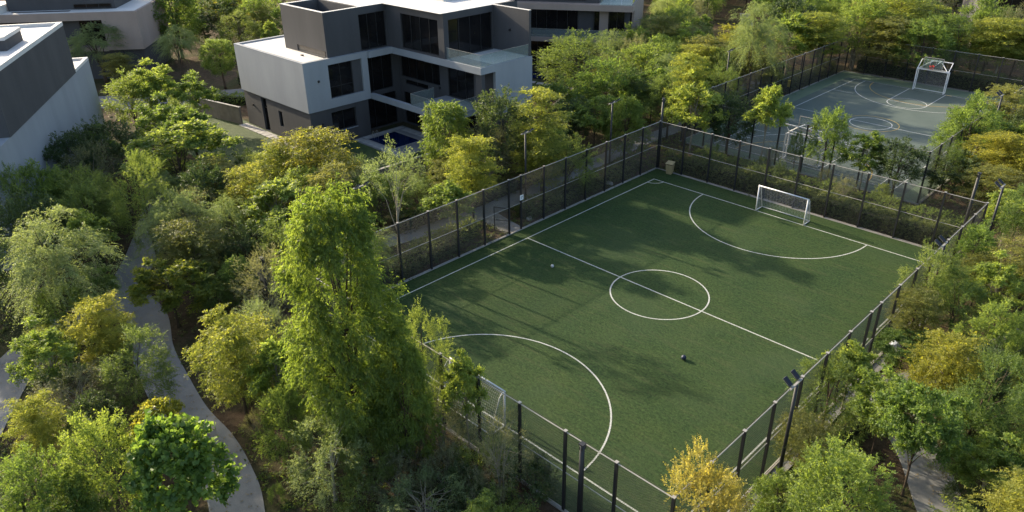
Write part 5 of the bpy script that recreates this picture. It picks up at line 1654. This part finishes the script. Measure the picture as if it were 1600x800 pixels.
ADJ = {'neem': 'fresh green tree', 'mid': 'soft mid-green tree', 'dark': 'dark green tree', 'olivefeather': 'olive-gold feathery tree', 'greentuft': 'green tufted tree', 'feather': 'golden feathery tree',
       'ghaf': 'grey-green drooping tree', 'tuft': 'lime tufted tree', 'olive': 'grey olive tree', 'shrub': 'low green bush', 'greyshrub': 'low grey bush', 'darkshrub': 'low dark bush', 'paleshrub': 'low pale lime bush'}
HEADS = []
for (tx, ty, tr_), row in zip(TREES[:len(T)], T):
    hd = row[5]
    for w in (' beside ', ' behind ', ' at ', ' above ', ' between ', ' just ', ' leaning', ' standing', ' in ', ' overhanging', ' right under', ' under', ' against', ' below', ' on ', ' next to', ' touching', ' with ', ' rising', ' pressed', ' from', ' near', ' hanging', ' covering', ' over ', ' before', ' to '):
        hd = hd.split(w)[0]
    HEADS.append((tx, ty, hd.strip(' ,')))
cnt = {}
for h_ in HEADS: cnt[h_[2]] = cnt.get(h_[2], 0)+1
HEADS = [h_ for h_ in HEADS if cnt[h_[2]] == 1 and len(h_[2].split()) <= 7]
USED = set()
def single_out(kind, x, y, fallback):
    """say which one it is by the named tree it stands next to"""
    near = sorted(HEADS, key=lambda q: (q[0]-x)**2+(q[1]-y)**2)[:9]
    u0, v0, d0 = pix(x, y, 2.0)
    for hx, hy, hd in near:
        r_ = math.hypot(hx-x, hy-y)
        if r_ > 34: break
        u1, v1, d1 = pix(hx, hy, 2.0)
        rel = 'behind' if d0 > d1+1.2 else ('in front of' if d0 < d1-1.2 else 'level with')
        lab = f"{ADJ[kind]} {'close' if r_ < 9 else ('some way' if r_ < 20 else 'far')} {rel} the {hd}"
        if lab not in USED:
            USED.add(lab)
            return lab
    return f'{ADJ[kind]} {fallback}'
def fill(x0, x1, y0, y1, n, hmin, hmax, place, group, gap=0.8, kinds=KINDS, protect=True):
    made = 0
    for _ in range(n*60):
        if made >= n: break
        x, y = frng.uniform(x0, x1), frng.uniform(y0, y1)
        h = frng.uniform(hmin, hmax)
        w = h*frng.uniform(0.62, 0.85)
        if blocked(x, y, 0.6): continue
        u, v, dd = pix(x, y, h*0.8)
        if dd < 5 or not (-120 < u < 1720 and -160 < v < 860): continue
        if any((x-t[0])**2+(y-t[1])**2 < (gap*(t[2]+w/2)*0.8)**2 for t in TREES): continue
        if protect:
            pts = [pix(x+w*0.42*math.cos(a), y+w*0.42*math.sin(a), z) for a in (0, 1.57, 3.14, 4.71) for z in (h*0.5, h*0.85)]+[pix(x, y, h)]
            if any(inside(pg, a, b) for a, b, _ in pts for pg in PROT): continue
        k = frng.choice(kinds)
        plant(k, x, y, h, w, single_out(k, x, y, place), group)
        made += 1
    return made
nf = []
nf.append(fill(-46, -18, -24, -6, 26, 4.2, 6.2, 'filling the shaded wood between blank villa wall and path', 'trees in the wood by the winding path'))
nf.append(fill(-26, -13, -14, 24, 16, 3.2, 5.0, 'filling the strip between villa gardens and pitch', 'trees in the strip by the villas'))
nf.append(fill(-40, -16, 22, 62, 40, 4.5, 7.5, 'filling the wood between the taupe villa and hard court', 'trees in the wood by the taupe villa', 0.65))
nf.append(fill(-75, 40, 62.5, 125, 120, 5.5, 9.0, 'in the wood beyond the hard court', 'trees in the far wood', 0.62))
nf.append(fill(-110, -40, 10, 125, 80, 5.5, 9.0, 'in the wood behind the villas', 'trees behind the villas', 0.65))
nf.append(fill(7.5, 34, 18, 62, 26, 3.5, 6.0, 'filling the bank beside the hard court', 'trees beside the hard court'))
nf.append(fill(13.4, 30, 0, 20, 18, 3.0, 5.2, 'filling the sunlit wood beside the pitch', 'trees beside the pitch'))
nf.append(fill(20, 34, -14, 4, 16, 3.0, 5.2, 'filling the sunlit wood beside the pitch', 'trees beside the pitch'))
nf.append(fill(-24, 14, -36, -18, 12, 2.6, 4.0, 'filling the planting near the winding path', 'trees near the viewer'))
nf.append(fill(-14, 6, 18.5, 24.3, 9, 1.6, 2.6, 'between the turf pitch and hard court', 'bushes between the courts', 0.5, ['shrub', 'darkshrub', 'paleshrub', 'olive'], False))
ns = fill(-30, 26, -36, 26, 90, 0.8, 1.5, 'in the planting beds under the trees', 'bushes under the trees', 0.35, ['shrub', 'shrub', 'greyshrub', 'darkshrub', 'paleshrub'], True)
print('fillers', nf, ns)

# low ground cover in the beds
def undergrowth(N, x0, x1, y0, y1, seed, name, mat, hmin=0.12, hmax=0.42):
    rng = np.random.default_rng(seed)
    pts = []
    while len(pts) < N:
        x, y = x0+(x1-x0)*rng.random(), y0+(y1-y0)*rng.random()
        if math.sin(x*0.55+seed)+math.sin(y*0.47-seed*2)+math.sin((x+y)*0.23) < rng.normal(-0.2, 0.6): continue
        u, v, dd = pix(x, y, 0.2)
        if dd < 5 or not (-100 < u < 1700 and -60 < v < 880): pts.append(None); continue
        if blocked(x, y, 0.12): pts.append(None); continue
        if -57 < x < -26 and -9 < y < 9: pts.append(None); continue
        pts.append((x, y))
    pts = np.array([p for p in pts if p is not None])
    k = 7
    n = len(pts)
    O = np.concatenate([np.repeat(pts, k, 0)+rng.normal(0, 0.16, (n*k, 2)), np.full((n*k, 1), GZ)], 1)
    D = np.stack([rng.normal(0, 0.6, n*k), rng.normal(0, 0.6, n*k), np.ones(n*k)], 1)
    L = np.repeat(hmin+(hmax-hmin)*rng.random(n), k)*(0.7+0.5*rng.random(n*k))
    P, tint = sprays(rng, O, unit(D), L, 6, 0.14, 0.06, 0.4, 0.6, 0.05, 1.0, twt=np.repeat(rng.random(n), k))
    me = leaf_mesh(name, P, tint)
    me.materials.append(LM[mat])
    return tag(obj(name, me, None), 'low leafy ground cover in the planting beds', 'ground cover', kind='stuff')
undergrowth(9000, -45, 32, -40, 60, 3, 'ground_cover', 'cover')
undergrowth(2500, -30, 30, -38, 30, 9, 'ground_cover', 'mid', 0.1, 0.3)

# fallen leaves on the paths
def litter(N, seed):
    rng = np.random.default_rng(seed)
    idx = rng.integers(0, len(PATHS), N)
    pp = np.array(PATHS)[idx]
    q = rng.random(N)*6.28
    rho = pp[:, 2]*(0.55+0.5*rng.random(N))
    x, y = pp[:, 0]+rho*np.cos(q), pp[:, 1]+rho*np.sin(q)
    ok = np.array([not (X1-0.2 < a < X2+0.2 and Y1 < b < Y2) for a, b in zip(x, y)])
    x, y = x[ok], y[ok]
    n = len(x)
    O = np.stack([x, y, np.full(n, 0.006)], 1)
    D = np.stack([rng.normal(0, 1, n), rng.normal(0, 1, n), np.full(n, 0.05)], 1)
    P, tint = sprays(rng, O, unit(D), np.full(n, 0.25), 3, 0.11, 0.06, 0.0, 0.6, 0.0, 4.0)
    P[..., 2] = np.clip(P[..., 2], 0.004, 0.03)
    me = leaf_mesh('fallen_leaves', P, tint)
    me.materials.append(LM['dry'])
    return tag(obj('fallen_leaves', me, None), 'fallen dry leaves scattered along the path edges', 'fallen leaves', kind='stuff')
litter(1500, 4)
